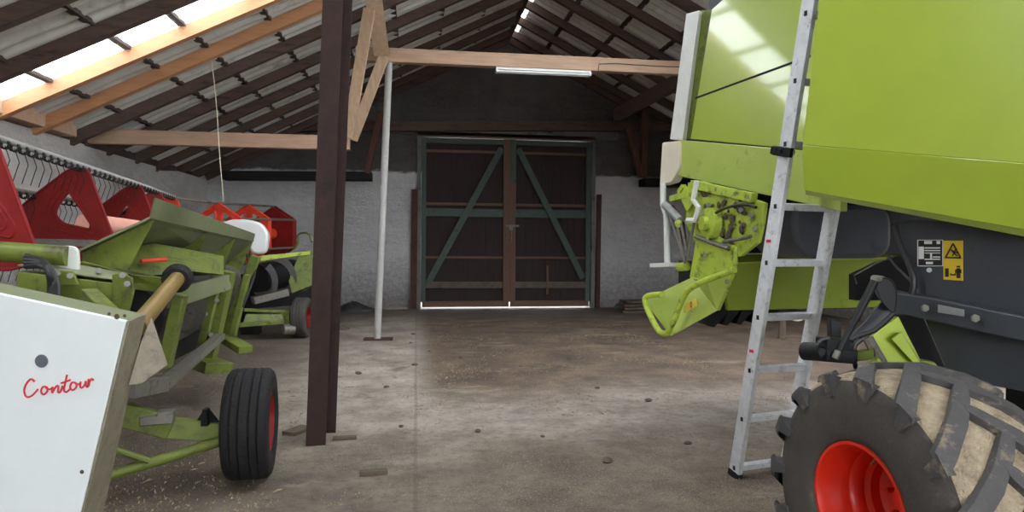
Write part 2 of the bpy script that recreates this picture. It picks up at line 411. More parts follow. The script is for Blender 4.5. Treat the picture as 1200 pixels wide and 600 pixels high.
o = recentre(MB().box((XL+.02,(3.0+11.0)/2,3.39),(.3,8.0,.24)).build('wall_plate_beam', 'wood_x', bevel=.01))
tag(o, 'old pale timber lying along the top of the left wall, its end showing', 'beam')

# ---- timbers at the back gable
def timber(name, p, q, w, h, mat, label, cat='beam', up=(0,0,1), group=None):
    return tag(recentre(MB().bar(p, q, w, h, up).build(name, mat, bevel=.006)), label, cat, group)
YG = 16.95
timber('collar_beam', at(300,150,Y=YG)-V((1,0,0)), at(800,146,Y=YG)+V((1.2,0,0)), .16, .24, 'dark_wood', 'long dark timber running across the gable above the barn door')
p = at(470,156,Y=YB-.04); q = at(725,159,Y=YB-.04)
struct(recentre(MB().bar((-.5,YB-.03,4.56),(5.3,YB-.03,4.56),.1,.2).build('trim_2', 'lintel')))
timber('gable_post', at(757,131,Y=16.7), at(753,208,Y=16.7), .16, .2, 'dark_wood_z', 'upright brown post on the wall ledge right of the barn door', 'post', (0,1,0))
timber('gable_brace', at(735,150,Y=16.6), at(751,205,Y=16.6), .14, .16, 'dark_wood_z', 'short slanting brown brace meeting the foot of the right gable post', 'brace', (0,1,0))
timber('gable_strut', at(722,135,Y=16.3), at(812,86,Y=12.0), .14, .3, 'dark_wood', 'thick dark strut rising to the right above the right gable post', 'strut')
timber('gable_brace', at(446,132,Y=16.7), at(430,203,Y=16.7), .14, .18, 'dark_wood_z', 'slanting dark brace left of the barn door behind the white pole', 'brace', (0,1,0))
timber('wall_ledge', at(262,206,Y=16.9), at(436,207,Y=16.9), .5, .2, 'void', 'dark ledge timber on the white back wall left of the door', 'ledge')
timber('wall_ledge', at(752,214,Y=16.9), at(900,216,Y=16.9), .5, .2, 'void', 'dark ledge timber on the white back wall right of the door', 'ledge')

# ---- truss in the middle of the shed
YT = 11.75
a = at(108,160,Y=YT); c = at(410,168,Y=YT)
timber('tie_beam', (a.x-.25,YT,a.z), (c.x,YT,c.z), .14, .235, 'wood_x', 'pale low beam from the left wall to the slanting struts')
a = at(424,64,Y=YT); c = at(812,79,Y=YT)
tb = timber('tie_beam', (a.x-.1,YT,a.z), (c.x+3.2,YT,c.z-.03), .16, .24, 'wood_x', 'long pale-brown high beam carrying the strip light')
timber('truss_strut', at(433,10,Y=10.75), at(408,160,Y=YT-.16), .18, .12, 'wood_z', 'pale front strut slanting down to the low beam end', 'strut', (0,1,0))
timber('truss_strut', at(450,66,Y=YT-.2), at(413,164,Y=YT+.04), .17, .12, 'wood_z', 'pale rear strut slanting from the high beam to the low beam end', 'strut', (0,1,0))
a = at(436,4,Y=YT+.02)
timber('truss_post', at(438.5,3,Y=10.7), at(447,62,Y=11.5), .26, .14, 'wood_z', 'short thick timber rising from the high beam end to the roof', 'post', (0,1,0))
# white round prop under the high beam
p0, p1 = at(442,398,Z=0), at(456,71,Y=YT)
pt = thing('support_pole', p0, 'slim white round pole standing under the high beam', 'pole')
MB().tube(p0+V((0,0,.02)), p1, .062, n=20).build('shaft', 'pole_paint', pt)
MB().box(p0+V((.02,0,.012)), (.5,.28,.024)).build('base_plate', 'rust', pt)

# steel post of H section in the foreground
p0 = at(370,522,Z=0); hp = thing('steel_post', p0, 'dark rusty steel H-section post in the left foreground', 'post')
lean = V((.035,-.0,1)).normalized(); up = lean*4.75; rz = math.radians(4); Rr = Matrix.Rotation(rz, 3, 'Z')
def hbar(cx, cy, w, d):
    q = [Rr @ V((cx+sx*w/2, cy+sy*d/2, 0)) + p0 for sx, sy in ((-1,-1),(1,-1),(1,1),(-1,1))]
    return q
MB().slab(hbar(0,0,.16,.02), up).build('flange', 'rust_post', hp, bevel=.002)
MB().slab(hbar(.06,.36,.17,.02), up).build('flange', 'rust_post', hp, bevel=.002)
MB().slab(hbar(.03,.18,.02,.34), up).build('web', 'rust_post', hp)

# strip light under the high beam
lc0, lc1 = at(581,79.5,Y=YT), at(692,84.5,Y=YT)
mid = (lc0+lc1)/2; lt = thing('strip_light', mid, 'white twin-tube strip light fixed under the high beam', 'light')
MB().bar(lc0, lc1, .12, .07).build('housing', 'lamp_white', lt, bevel=.008)
for s in (-1, 1):
    MB().tube(lc0+V((.04,s*.045,-.062)), lc1+V((-.04,s*.045,-.062)), .018, n=12).build('tube', 'lamp_white', lt)
for e, s in ((lc0, 1), (lc1, -1)):
    MB().box(e+V((s*.02,0,-.055)), (.035,.15,.05)).build('lampholder', 'lamp_white', lt)
# surface cable on the beam
pts = [at(x, y, Y=YT-.085) for x, y in ((701,84),(702,75),(722,74.5),(745,76),(770,77.5),(800,78.5))]
tag(recentre(MB().pipe(pts, .008, 6).build('cable', 'hose')), 'thin black cable clipped along the right end of the high beam', 'cable')
# hanging cord
pa, pb = at(247,40,Y=10.25), at(262,236,Y=10.25)
pa.z = zroof(pa.x)+.1
tag(recentre(MB().pipe([pa, pa.lerp(pb,.3)+V((.02,0,0)), pa.lerp(pb,.7)+V((.0,0,0)), pb], .006, 6, 1).build('hanging_cord', 'twine')), 'thin pale cord hanging from the roof over the far reel', 'cord')

# ------------------------------------------------------------------ barn door: two leaves
def dz_(y): return at(594, y, Y=YB).z
def dx_(x): return at(x, 280, Y=YB).x
YD = YB+.04
def leaf(n, x0, x1, side):
    root = sroot('door_%d' % n, ((x0+x1)/2, YD, .07)); z0, z1 = .17, DZ-.015
    k = 11; bw = (x1-x0)/k; b = MB()
    for i in range(k):
        b.box((x0+bw*(i+.5), YD+.03, (z0+z1)/2), (bw-.006, .03, z1-z0))
    b.box(((x0+x1)/2, YD+.055, (z0+z1)/2), (x1-x0, .02, z1-z0))
    b.build('boarding', 'door_board', root)
    def rail(y, h, mat, d=.05, name='rail'):
        z = dz_(y); MB().box(((x0+x1)/2, YD-d/2+.01, z), (x1-x0-.04, d, h)).build(name, mat, root, bevel=.004)
    rail(179, .07, 'door_brown', .05); rail(240, .07, 'door_brown', .05); rail(302, .06, 'door_brown', .05)
    rail(250, .21, 'door_teal', .06); rail(334, .17, 'door_grey', .06); rail(356, .15, 'door_brown', .06)
    rail(167, .12, 'door_teal', .05)
    xo, xi = (x0+.05, x1-.09) if side < 0 else (x1-.05, x0+.09)
    MB().box((xo, YD-.03, (z0+z1)/2), (.12,.06,z1-z0)).build('stile', 'door_teal', root, bevel=.004)
    if side < 0:
        MB().box((xi, YD-.04, (z0+z1)/2), (.17,.09,z1-z0)).build('stile', 'door_brown', root, bevel=.004)
    else:
        zs = dz_(214)
        MB().box((xi-.02, YD-.04, (z0+zs)/2), (.15,.09,zs-z0)).build('stile', 'door_brown', root, bevel=.004)
        MB().box((xi-.02, YD-.04, (z1+zs)/2), (.15,.08,z1-zs)).build('stile_head', 'door_teal', root, bevel=.004)
    if side < 0: pa, pb = V((dx_(587),YD-.085,dz_(174))), V((dx_(502),YD-.085,dz_(331)))
    else: pa, pb = V((dx_(606),YD-.085,dz_(174))), V((dx_(683),YD-.085,dz_(326)))
    MB().bar(pa, pb, .04, .16, (0,0,1)).build('diagonal_brace', 'door_teal', root, bevel=.004)
    return root
xm = dx_(597.5)
L1 = leaf(1, DX0+.01, xm-.002, -1); L2 = leaf(2, xm+.002, DX1-.01, 1)
z = dz_(266)
b = MB(); b.box((xm+.06,YD-.1,z+.03),(.34,.03,.05)); b.box((xm+.02,YD-.105,z-.03),(.1,.05,.12)); b.build('latch', 'dull_steel', L2)
b = MB()
for i in range(9): b.lathe([(.016,-.004),(.022,0),(.016,.004)], (xm+.02+.008*(i % 2), YD-.12, z-.12-i*.034), (1,0,0) if i % 2 else (0,1,0), 8, True)
b.build('chain', 'dull_steel', L2)
z = dz_(328)
MB().box((xm+1.0,YD-.1,z),(.05,.03,.75)).build('loose_slat', 'door_brown', L2)
# frame around the opening
fr = sroot('trim_3')
for x in (DX0-.06, DX1+.06):
    MB().box((x,YB-.03,DZ/2),(.1,.1,DZ)).build('jamb', 'lintel', fr)
MB().box(((DX0+DX1)/2,YB-.03,DZ+.06),(DX1-DX0+.22,.1,.1)).build('head', 'door_brown', fr)
# rusted guide bars let into the wall beside the door
a, c = at(486,222,Y=YB-.05), at(484,362,Y=YB-.05)
b = MB(); b.bar((a.x,YB-.07,a.z),(a.x-.02,YB-.07,.01),.08,.16,(1,0,0)); tag(recentre(b.build('guide_bar','rust')), 'rusty upright bar on the wall left of the barn door', 'bar')
a = at(702,228,Y=YB-.05)
b = MB(); b.bar((a.x,YB-.07,a.z),(a.x-.02,YB-.07,.01),.08,.11,(1,0,0)); tag(recentre(b.build('guide_bar','rust')), 'rusty upright bar on the wall right of the barn door', 'bar')

# ------------------------------------------------------------------ combine harvester (right)
XP, XF = 2.15, 2.70            # near side panel and far side panel
cb = thing('combine_harvester', (3.6,4.0,0), 'lime-green combine harvester filling the right side of the shed', 'combine harvester')
def RC(x, y, z): return V((x-.20*(y-4.4), y, z))
def pxp(pts, **k): return [at(x, y, **k) for x, y in pts]
# far side panel, skirt, edges
MB().slab(pxp([(809,163),(946,176),(948,150),(975,-110),(880,-30),(834,11)], X=XF), (.03,0,0)).build('upper_side_panel', 'lime', cb, bevel=.004)
MB().bar(at(815,115,X=XF-.001), at(950,65.5,X=XF-.001), .006, .016).build('panel_seam', 'void', cb)
MB().slab(pxp([(795,164),(946,177),(985,182),(985,248),(946,239),(793,206)], X=XF-.06), (.05,0,0)).build('side_skirt', 'lime_pale_dusty', cb, bevel=.006)  # skirt painted paler than the panel above, as if catching light
MB().slab(pxp([(800,163),(809,163),(834,11),(818,13)], X=XF+.03), (.03,0,0)).build('edge_channel', 'olive', cb)
MB().slab(pxp([(785,163),(800,164),(819,12),(804,16)], X=XF-.03), (.06,.05,0)).build('rear_edge_strip', 'white_steel', cb, bevel=.006)
MB().slab(rpoly(pxp([(773,217),(787,213),(796,196),(796,165),(776,167)], X=XF-.09), .03), (.1,.04,0)).build('lamp_guard', 'cream', cb, bevel=.006)
# near side panel
cr = [(940,169.7),(1150,187),(1215,192.5)]; lo = [(942,223.5),(1150,261),(1215,272)]
KN = dict(k=.27, y0=3.5); XN = XP+.16
nb = [at(x, y, X=XN, **KN) for x, y in cr]; nl = [at(x, y, X=XN+.05, **KN) for x, y in lo]
e1 = at(960,0,X=XN,**KN); e2 = e1+(e1-nb[0])*.9; e3 = nb[2].copy(); e3.z = e2.z
MB().slab([nb[0], nb[2], e3, e2], (.03,0,0)).build('side_panel', 'lime', cb, bevel=.004)
MB().slab([nb[0], nb[2], nl[2], nl[0]], (.035,0,0)).build('lower_side_panel', 'lime', cb, bevel=.004)
l2 = [at(x, y, X=XN+.09, **KN) for x, y in [(944,228),(1150,268),(1215,280)]]
MB().slab([nl[0]+V((.01,0,0)), nl[2]+V((.01,0,0)), l2[2], l2[0]], (.25,0,.01)).build('bottom_lip', 'lime_pale_dusty', cb)
# inner bodywork: closed hull behind the panels
b = MB()
b.slab([RC(XP+.35,1.5,1.8),RC(XP+.15,3.4,2.12),RC(XP+.15,3.4,4.1),RC(XP+.35,1.5,4.1)], (2.95,0,0))
b.build('front_hull', 'charcoal', cb)
b = MB(); b.slab([RC(XF+.04,4.42,2.06),RC(XF+.04,5.9,2.4),RC(XF+.04,5.5,3.9),RC(XF+.04,4.42,4.3)], (2.4,0,0)); b.slab([RC(3.35,3.5,2.2),RC(3.35,4.42,2.3),RC(3.35,4.42,4.2),RC(3.35,3.5,4.2)], (1.7,0,0))
b.build('rear_hull', 'charcoal', cb)
# slatted dark sieve housing seen under the skirt
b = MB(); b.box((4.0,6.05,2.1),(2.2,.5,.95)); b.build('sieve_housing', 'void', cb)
b = MB()
for i in range(7): b.bar(at(888,247+i*6,Y=5.66), at(936,247+i*6,Y=5.66), .03, .014)
b.build('sieve_slats', 'black_metal', cb)
# chopper housing: wide green panel in shade-darkened lime, with a plain lime upper flange
yC = 6.0
MB().slab(pxp([(846,309),(1064,302),(1064,359),(853,364)], Y=yC), (0,.06,0)).build('chopper_panel', 'lime_shaded', cb, bevel=.006)
MB().slab([at(846,301,Y=yC+.12), at(1064,294,Y=yC+.12), at(1064,302,Y=yC-.02), at(846,310,Y=yC-.02)], (0,0,.015)).build('chopper_flange', 'lime', cb)
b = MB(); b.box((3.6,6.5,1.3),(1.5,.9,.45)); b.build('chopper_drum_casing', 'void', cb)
for i, (x, y) in enumerate(((835,372),(850,370),(866,369),(882,367),(899,366))):   # black spreader vanes under the panel
    c = at(x, y, Y=yC+.25)
    MB().slab([c+V((-.03,0,-.09)), c+V((.02,0,-.1)), c+V((.17,0,.06)), c+V((.17,0,.1)), c+V((.06,0,.1))], (.03,.35,0)).build('spreader_vane', 'black_metal', cb)
# chopper side plates with crop residue
XC = 2.56
MB().slab(pxp([(806,214),(822,212),(896,238),(893,262),(888,284),(868,300),(845,305),(818,292),(803,262)], X=XC), (.03,0,0)).build('bearing_plate', 'lime_dirty', cb, bevel=.004)
MB().slab(pxp([(815,283),(808,325),(840,364),(861,313),(860,290),(840,275)], X=XC-.03), (.03,0,0)).build('chute_side', 'lime_dirty', cb, bevel=.004)
MB().bar(at(812,216,X=XC-.02), at(884,232,X=XC-.02), .06, .07).build('hinge_rail', 'lime_dirty', cb, bevel=.004)
each('bolt', 'bolt', cb, [(at(x,y,X=XC-.05), at(x,y,X=XC)) for x, y in ((840,222),(862,227),(878,231),(880,252),(884,268),(868,246),(850,285),(830,240),(826,300),(852,330))], .018)
b = MB(); c = at(838,262,X=XC)
b.lathe([(.0,-.12),(.06,-.12),(.06,-.08),(.13,-.07),(.13,0)], c, (1,0,0), 20); b.build('bearing_hub', 'lime_dirty', cb)
random.seed(3); b = MB()
for i in range(70):                                     # chaff caked on the plate
    x, y = random.gauss(840,16), random.gauss(258,15)
    p = at(x, y, X=XC-.012); r = random.uniform(.008,.04)
    b.lathe([(0,-r*.5),(r*.7,-r*.3),(r,0),(r*.6,.01)], p, (1,random.uniform(-.3,.3),random.uniform(-.3,.3)), 7)
o = b.build('caked_residue', 'clod', cb); o['kind'] = 'stuff'
b = MB(); b.pipe(pxp([(830,258),(840,248),(858,241),(875,239),(886,243)], X=XC-.06), .012, 8, 2); b.build('hose', 'hose', cb)
b = MB(); b.pipe(pxp([(816,277),(836,285),(854,291)], X=XC-.06), .02, 8); b.pipe(pxp([(848,283),(868,280),(880,277)], X=XC-.06), .014, 8); b.build('control_rod', 'dull_steel', cb)
# deflector with tube handle
df = MB().slab([at(754,352,X=2.38), at(811,325,X=2.52), at(840,364,X=2.52), at(786,394,X=2.38)], (.03,.0,.012)).build('straw_deflector', 'lime_pale_dusty', cb, bevel=.004)
MB().slab([at(811,325,X=2.52), at(829,332,X=2.46), at(861,313,X=2.54), at(840,364,X=2.52)], (.02,0,0)).build('deflector_web', 'lime_pale_dusty', df)
MB().pipe([at(861,316,X=2.44), at(810,335,X=2.38), at(800,348,X=2.36), at(785,389,X=2.30), at(777,392,X=2.30), at(770,386,X=2.30), at(755,355,X=2.30), at(757,346,X=2.31), at(775,345,X=2.36)], .026, 10, 2).build('handle', 'lime_dirty', df)
def onp(x, y, k=.0): # point on the deflector face
    return at(x, y, X=2.365+ (x-786)/54*.10 - k)
st = MB().slab([at(803,356,X=2.40), at(816,349,X=2.43), at(817,359,X=2.43), at(801,367,X=2.395)], (.004,0,0)).build('warning_sticker', 'yellow_pale', df)
c = at(810,357,X=2.405); b = MB(); b.lathe([(.018,0),(.026,0),(.026,-.003),(.018,-.003)], c, (1,-.1,0), 14, True); b.slab([c+V((-.002,-.05,-.06)), c+V((-.002,.05,-.05)), c+V((-.002,.05,-.045)), c+V((-.002,-.05,-.055))], (.002,0,0)); b.build('sticker_symbol', 'orange_ink', df)
# white rods and linkage at the rear corner
b = MB(); b.pipe([at(777,214,X=XC), at(777,240,X=XC), at(781,252,X=XC), at(782,309,X=XC)], .028, 10); b.bar(at(767,311,X=XC), at(790,310,X=XC), .1, .035); b.build('standpipe', 'white_steel', cb)
for (x0,y0),(x1,y1) in (((784,247),(803,308)),((793,262),(803,308)),((798,262),(806,300)),((814,258),(804,306))):
    MB().tube(at(x0,y0,X=XC-.05), at(x1,y1,X=XC-.05), .013, n=8).build('linkage_rod', 'dull_steel', cb)
b = MB(); b.tube(at(779,240,X=XC-.05), at(797,258,X=XC-.05), .035, n=12); b.build('gas_spring', 'steel', cb)
b = MB(); b.pipe([at(817,212,X=XC-.06), at(813,234,X=XC-.06), at(819,243,X=XC-.06), at(815,258,X=XC-.06), at(806,258,X=XC-.06)], .026, 6); b.build('white_bracket', 'white_steel', cb)
b = MB(); b.bar(at(789,233,X=XC), at(808,228,X=XC), .08, .05); b.bar(at(797,226,X=XC), at(802,218,X=XC), .05, .04); b.bar(at(803,224,X=XC), at(812,243,X=XC), .06, .12); b.build('pivot_arm', 'lime_dirty', cb)
MB().tube(at(796,313,X=XC), at(805,312,X=XC), .04, n=10).build('lower_pivot', 'lime_dirty', cb)
MB().tube(at(795,262,X=XC-.07), at(795,262,X=XC+.02), .035, n=10).build('upper_pivot', 'lime_dirty', cb)
b = MB(); b.slab(pxp([(787,240),(800,262),(803,290),(797,285),(786,262)], X=XC+.03), (.02,0,0)); b.build('rubber_flap', 'rust', cb)
# dark rounded tank under the body
b = MB(); b.slab(rpoly(pxp([(929,240),(1046,240),(1046,303),(948,303),(930,280)], Y=4.75), .16), (0,.7,0)); b.build('fuel_tank', 'tank_grey', cb, bevel=.04)
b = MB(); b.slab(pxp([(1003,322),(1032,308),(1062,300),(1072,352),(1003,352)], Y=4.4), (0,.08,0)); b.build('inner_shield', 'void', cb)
b = MB(); b.pipe([at(1004,333,D=4.1), at(1001,323,D=4.1), at(1027,308,D=4.1), at(1048,300,D=4.1)], .004, 6); b.build('brake_line', 'dull_steel', cb)
# chassis side plate
XS = 2.46
MB().slab([at(x,y,X=XS) for x,y in ((1046,262),(1068,258),(1215,262),(1215,462),(1112,442),(1072,346))], (.03,0,0)).build('chassis_plate', 'charcoal', cb, bevel=.003)
MB().slab([at(x,y,X=XS-.1) for x,y in ((1020,336),(1045,342),(1090,349),(1215,374),(1215,404),(1150,390),(1060,369),(1042,370))], (.09,0,0)).build('axle_beam', 'charcoal', cb, bevel=.008)
for x, y in ((1084,361),(1143,373)):
    b = MB(); b.tube(at(x,y,X=XS-.125), at(x,y,X=XS-.1), .02, n=6); b.tube(at(x,y,X=XS-.145), at(x,y,X=XS-.1), .011, n=8); b.build('beam_bolt', 'bolt', cb)
MB().slab([at(x,y,X=XS-.106) for x,y in ((1099,357),(1129,363),(1129,371),(1099,366))], (.006,0,0)).build('type_plate', 'steel', cb)
pv = MB().slab(rpoly([at(x,y,D=3.35) for x,y in ((1023,330),(1030,324),(1046,328),(1052,345),(1048,370),(1034,356))], .03), (.05,.06,0)).build('pivot_bracket', 'black_metal', cb, bevel=.006)
MB().tube(at(1024,326,D=3.3), at(1034,327,D=3.4), .016, n=12).build('pivot_pin', 'bolt', pv)
MB().tube(at(1025,330,D=3.3), at(1002,375,D=3.28), .02, n=14).build('ram_body', 'black_metal', cb)
MB().tube(at(1004,371,D=3.28), at(981,415,D=3.25), .015, n=14).build('ram_rod', 'black_metal', cb)
MB().tube(at(982,411,D=3.24), at(978,420,D=3.24), .017, n=12).build('ram_eye', 'bolt', cb)
MB().slab([at(x,y,D=3.45) for x,y in ((1037,348),(1050,368),(1002,408),(985,412),(990,400),(1012,378))], (.04,.05,0)).build('lower_link', 'charcoal', cb, bevel=.006)
b = MB(); b.pipe([at(x,y,D=3.35) for x,y in ((1046,368),(1036,378),(1022,389),(1008,393),(998,400))], .014, 8, 1); b.build('hydraulic_hose', 'hose', cb)
b = MB(); b.pipe([at(x,y,X=XS-.06) for x,y in ((1048,264),(1053,283),(1066,312),(1072,330),(1066,352),(1058,368))], .016, 8, 1); b.build('hydraulic_pipe', 'hose', cb)
b = MB(); b.pipe([at(x,y,X=XS-.02) for x,y in ((1072,334),(1050,312),(1040,300))], .008, 6); b.build('thin_cable', 'hose', cb)
# coupling at the end of the link
cp = MB(); cp.bar(at(950,413,D=3.3), at(1000,417,D=3.3), .09, .07); cp.bar(at(962,402,D=3.3), at(990,404,D=3.32), .1, .06); cp.slab([at(x,y,D=3.36) for x,y in ((968,402),(975,396),(992,399),(998,412),(990,424),(968,421))], (.03,.08,0)); cp = cp.build('hitch_coupling', 'black_metal', cb, bevel=.008)
MB().lathe([(.03,-.05),(.045,-.05),(.045,.05),(.03,.05)], at(953,412,D=3.28), (.4,-1,.1), 20, True).build('coupling_eye', 'black_metal', cp)
MB().slab([at(x,y,D=3.5) for x,y in ((973,374),(986,376),(986,402),(974,402))], (.03,.08,0)).build('spring_block', 'black_metal', cp, bevel=.006)
b = MB(); b.pipe([at(x,y,D=3.25) for x,y in ((962,418),(956,405),(962,398),(972,396))], .008, 6, 2); b.build('loose_hose', 'hose', cp); b = MB(); b.pipe([at(x,y,D=3.3) for x,y in ((1008,398),(1001,404),(1000,418),(1003,432))], .012, 8, 1); b.build('loose_hose', 'hose', cp)
b = MB(); b.bar(at(988,419,D=3.5), at(1040,412,D=3.6), .05, .05); b.build('drag_link', 'olive', cb)
b = MB(); b.bar(at(1020,395,D=3.25), at(1040,430,D=3.2), .02, .02); b.pipe([at(x,y,D=3.3) for x,y in ((1012,397),(1018,410),(1024,402),(1026,418))], .006, 6); b.build('tension_spring', 'dull_steel', cb)
# green shields by the wheel
b = MB(); b.slab([at(x,y,D=3.55) for x,y in ((1023,393),(1053,371),(1082,428),(1030,440))], (.05,.1,0)); b.build('link_shield', 'lime', cb, bevel=.006)
b = MB(); b.slab([at(x,y,D=3.5) for x,y in ((1044,397),(1056,389),(1080,427),(1076,432))], (.02,.02,0)); b.build('shield_rib', 'lime', cb, bevel=.004)
b = MB(); b.slab([at(x,y,D=3.7) for x,y in ((1070,420),(1095,424),(1112,445),(1072,450))], (.05,.2,0)); b.build('mudguard', 'lime_pale_dusty', cb, bevel=.006)
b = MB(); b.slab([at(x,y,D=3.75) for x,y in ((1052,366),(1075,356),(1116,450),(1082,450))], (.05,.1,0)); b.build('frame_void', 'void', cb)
b = MB(); b.slab([at(x,y,D=3.4) for x,y in ((1018,424),(1034,426),(1034,434),(1020,434))], (.03,.03,0)); b.build('link_foot', 'lime', cb)
# data plate and warning label
dp = MB().slab(pxp([(1075,281),(1105,281),(1105,312.5),(1075,311)], X=XS-.004), (.003,0,0)).build('data_plate', 'ink', cb)
b = MB()
def lab(x0, y0, x1, y1, X): b.slab(pxp([(x0,y0),(x1,y0),(x1,y1),(x0,y1)], X=X), (.0015,0,0))
for r in ((1083,282.3,1092,286),(1097.5,282.3,1101.5,286),(1076.5,289,1082.5,303.5),(1083.5,289.8,1101.5,291.3),(1083.5,293,1101.5,294.3),(1083.5,296,1101.5,297),(1090,297,1092,303),(1093,300.5,1101.5,302),(1083.5,303.2,1101.5,304.5),(1085,306.8,1093,309.5)): lab(*r, XS-.006)
for r in ((1075,281,1105,281.7),(1075,311.2,1105,312),(1075,281,1075.7,311.5),(1104.3,281,1105,312)): lab(*r, XS-.006)
b.build('plate_print', 'label_white', dp)
wl = MB().slab(pxp([(1105.5,282),(1128,282),(1128,329),(1105.5,327.5)], X=XS-.004), (.003,0,0)).build('warning_label', 'yellow', cb)
b = MB(); X = XS-.007
def ln(x0,y0,x1,y1,w): b.bar(at(x0,y0,X=X), at(x1,y1,X=X), .002, w)
for s in (((1116.8,285.5),(1108,301.8)),((1116.8,285.5),(1125.8,302)),((1108,301.8),(1125.8,302))): ln(*s[0],*s[1],.007)
ln(1114.5,292.5,1119.5,298,.007); ln(1119.5,293,1116,300,.005); ln(1117,294,1121.5,296.5,.005); ln(1118,297,1122,300,.005); ln(1120,291.5,1120.8,292.8,.012)
ln(1105.5,302.5,1128,303,.002)
lab(1107.5,314.5,1111.5,324.5,X); ln(1114,322,1119,322.2,.006); ln(1115,320.8,1114,322,.008); ln(1118.5,320.8,1119.5,322,.008)
lab(1121,314.5,1125,320,X); ln(1120,315.5,1120,320,.005); ln(1126,315.5,1126,320,.005); ln(1123,311.5,1123,313.5,.018); ln(1122,320,1122,326,.008); ln(1124.2,320,1124.2,326,.008)
b.build('label_pictogram', 'ink', wl)
MB().tube(at(1089,316.5,X=XS-.012), at(1089,316.5,X=XS), .013, n=12).build('rivet', 'steel', cb)

# rear wheel: lugged tyre on a red rim
def make_wheel(o, yaw, side):
    """outer face at cx, tyre grows away from it along side"""
    ax = V((math.cos(yaw), math.sin(yaw), 0))*side; ey = V((-math.sin(yaw), math.cos(yaw), 0)); ez_ = V((0,0,1)); W = .52
    prof = [(.262,.045),(.275,.015),(.31,.0),(.40,-.006),(.48,.002),(.525,.03),(.55,.06),(.562,.12),(.57,W/2),(.562,W-.12),(.55,W-.06),(.525,W-.03),(.48,W-.004),(.40,W+.006),(.31,W),(.275,W-.015),(.262,W-.045)]
    b = MB(); b.lathe(prof, o, ax, 96)
    for i in range(len(b.f)): b.m[i] = 1 if 5 <= (i % (len(prof)-1)) <= 10 else 0
    b.mi = 2; nl = 15
    def P(ang, r, h): return o + ax*h + ey*(math.cos(ang)*r) + ez_*(math.sin(ang)*r)
    for s in (0, 1):
        for k in range(nl):
            a0 = 2*PI*(k + s*.5)/nl
            # ridge of sections from the shoulder to past the crown centre
            secs = []
            for u in (0, .06, .16, .5, .85, 1.0):
                h = -.012 + u*(W/2+.065); r1 = .558 + .04*min(1, h/.11 if h > 0 else 0); r1 = max(r1, .555)
                r0 = (.53 if u == 0 else .54 if u < .1 else .545)
                an = a0 - .56*u
                hw = .078 + .022*(1-u)
                if u == 1.0: hw *= .75
                hh = h if s == 0 else W-h
                top = r1 if u > 0 else .552
                secs.append([P(an-hw*1.08, r0, hh), P(an-hw*.88, top, hh), P(an+hw*.88, top, hh), P(an+hw*1.08, r0, hh)])
            vs = [p for q in secs for p in q]; m = len(secs)
            fs = [[4*i+j, 4*i+j+1, 4*i+j+5, 4*i+j+4] for i in range(m-1) for j in range(3)] + [[0,1,2,3],[4*m-1,4*m-2,4*m-3,4*m-4]]
            b.add(vs, fs)
            # shoulder buttress running down the sidewall
            hh = (lambda v: v if s == 0 else W-v)
            vs = [P(a0-.07,.556,hh(-.014)), P(a0+.07,.556,hh(-.014)), P(a0+.05,.46,hh(-.010)), P(a0-.03,.46,hh(-.010)),
                  P(a0-.07,.535,hh(.05)), P(a0+.07,.535,hh(.05)), P(a0+.05,.45,hh(.05)), P(a0-.03,.45,hh(.05))]
            b.add(vs, [(0,1,2,3),(4,7,6,5),(0,4,5,1),(1,5,6,2),(2,6,7,3),(3,7,4,0)])
    w = b.build('rear_wheel', ['tyre_side','tyre_dust','tyre_lug'], cb, angle=50)
    rb = MB(); rb.lathe([(.27,.04),(.266,.018),(.252,.018),(.242,.05),(.238,.10),(.226,.12),(.224,.17),(.208,.19),(.204,.235),(.186,.255),(.182,.30),(.16,.32),(.10,.33),(.08,.31),(0,.31)], o, ax, 64)
    r = rb.build('rim', 'rim_red', w)
    v = P(PI/2+.1, .222, .12); MB().tube(v, v-ax*.05-ez_*.04, .006, n=8).build('valve', 'brass_shaft', w)
    hb = MB(); hb.tube(o+ax*.26, o+ax*.33, .06, n=20)
    for k in range(8): hb.tube(P(2*PI*k/8,.12,.33), P(2*PI*k/8,.12,.28), .012, n=6)
    hb.build('hub', 'rim_red', w)
    return w
wo = at(999,604,D=2.83); wo.z = .592
make_wheel(wo, math.radians(5), 1)
make_wheel(V((4.95, 3.0, .592)), math.radians(5), -1)
MB().bar(wo+V((.4,.04,0)),(4.6,2.96,.592),.16,.16).build('axle', 'black_metal', cb)
MB().box((3.3,2.9,1.25),(.3,.5,1.3)).build('axle_carrier', 'black_metal', cb)

# ------------------------------------------------------------------ ladder
foot = at(861,559,Z=0); rd = V((.97,.22,0)).normalized()
topP = at(959,-60,D=3.98); lv = topP-foot
def w_to(px):
    lo_, hi_ = .05, 1.2
    for _ in range(40):
        m = (lo_+hi_)/2; p = foot+rd*m; q = CR.transposed() @ (p-C0); x = 600+F*q.x/-q.z
        if x < px: lo_ = m
        else: hi_ = m
    return m
LW = w_to(921)
ld = thing('ladder', foot, 'long aluminium ladder leaning against the green combine', 'ladder')
nd = lv.normalized(); dd = rd.cross(nd).normalized()        # depth of the rail
for s in (0, 1):
    b = MB(); p = foot+rd*LW*s; b.bar(p, p+lv, .035, .105, dd); b.build('rail', 'alu', ld, bevel=.004)
    b = MB(); b.bar(p-nd*.0, p+nd*.05, .045, .112, dd); b.build('rubber_foot', 'rubber', ld, bevel=.004)
def lt_(py):
    lo_, hi_ = 0., 1.
    for _ in range(40):
        m = (lo_+hi_)/2; q = CR.transposed() @ (foot+lv*m-C0); y = 300-F*q.y/-q.z
        if y > py: lo_ = m
        else: hi_ = m
    return m
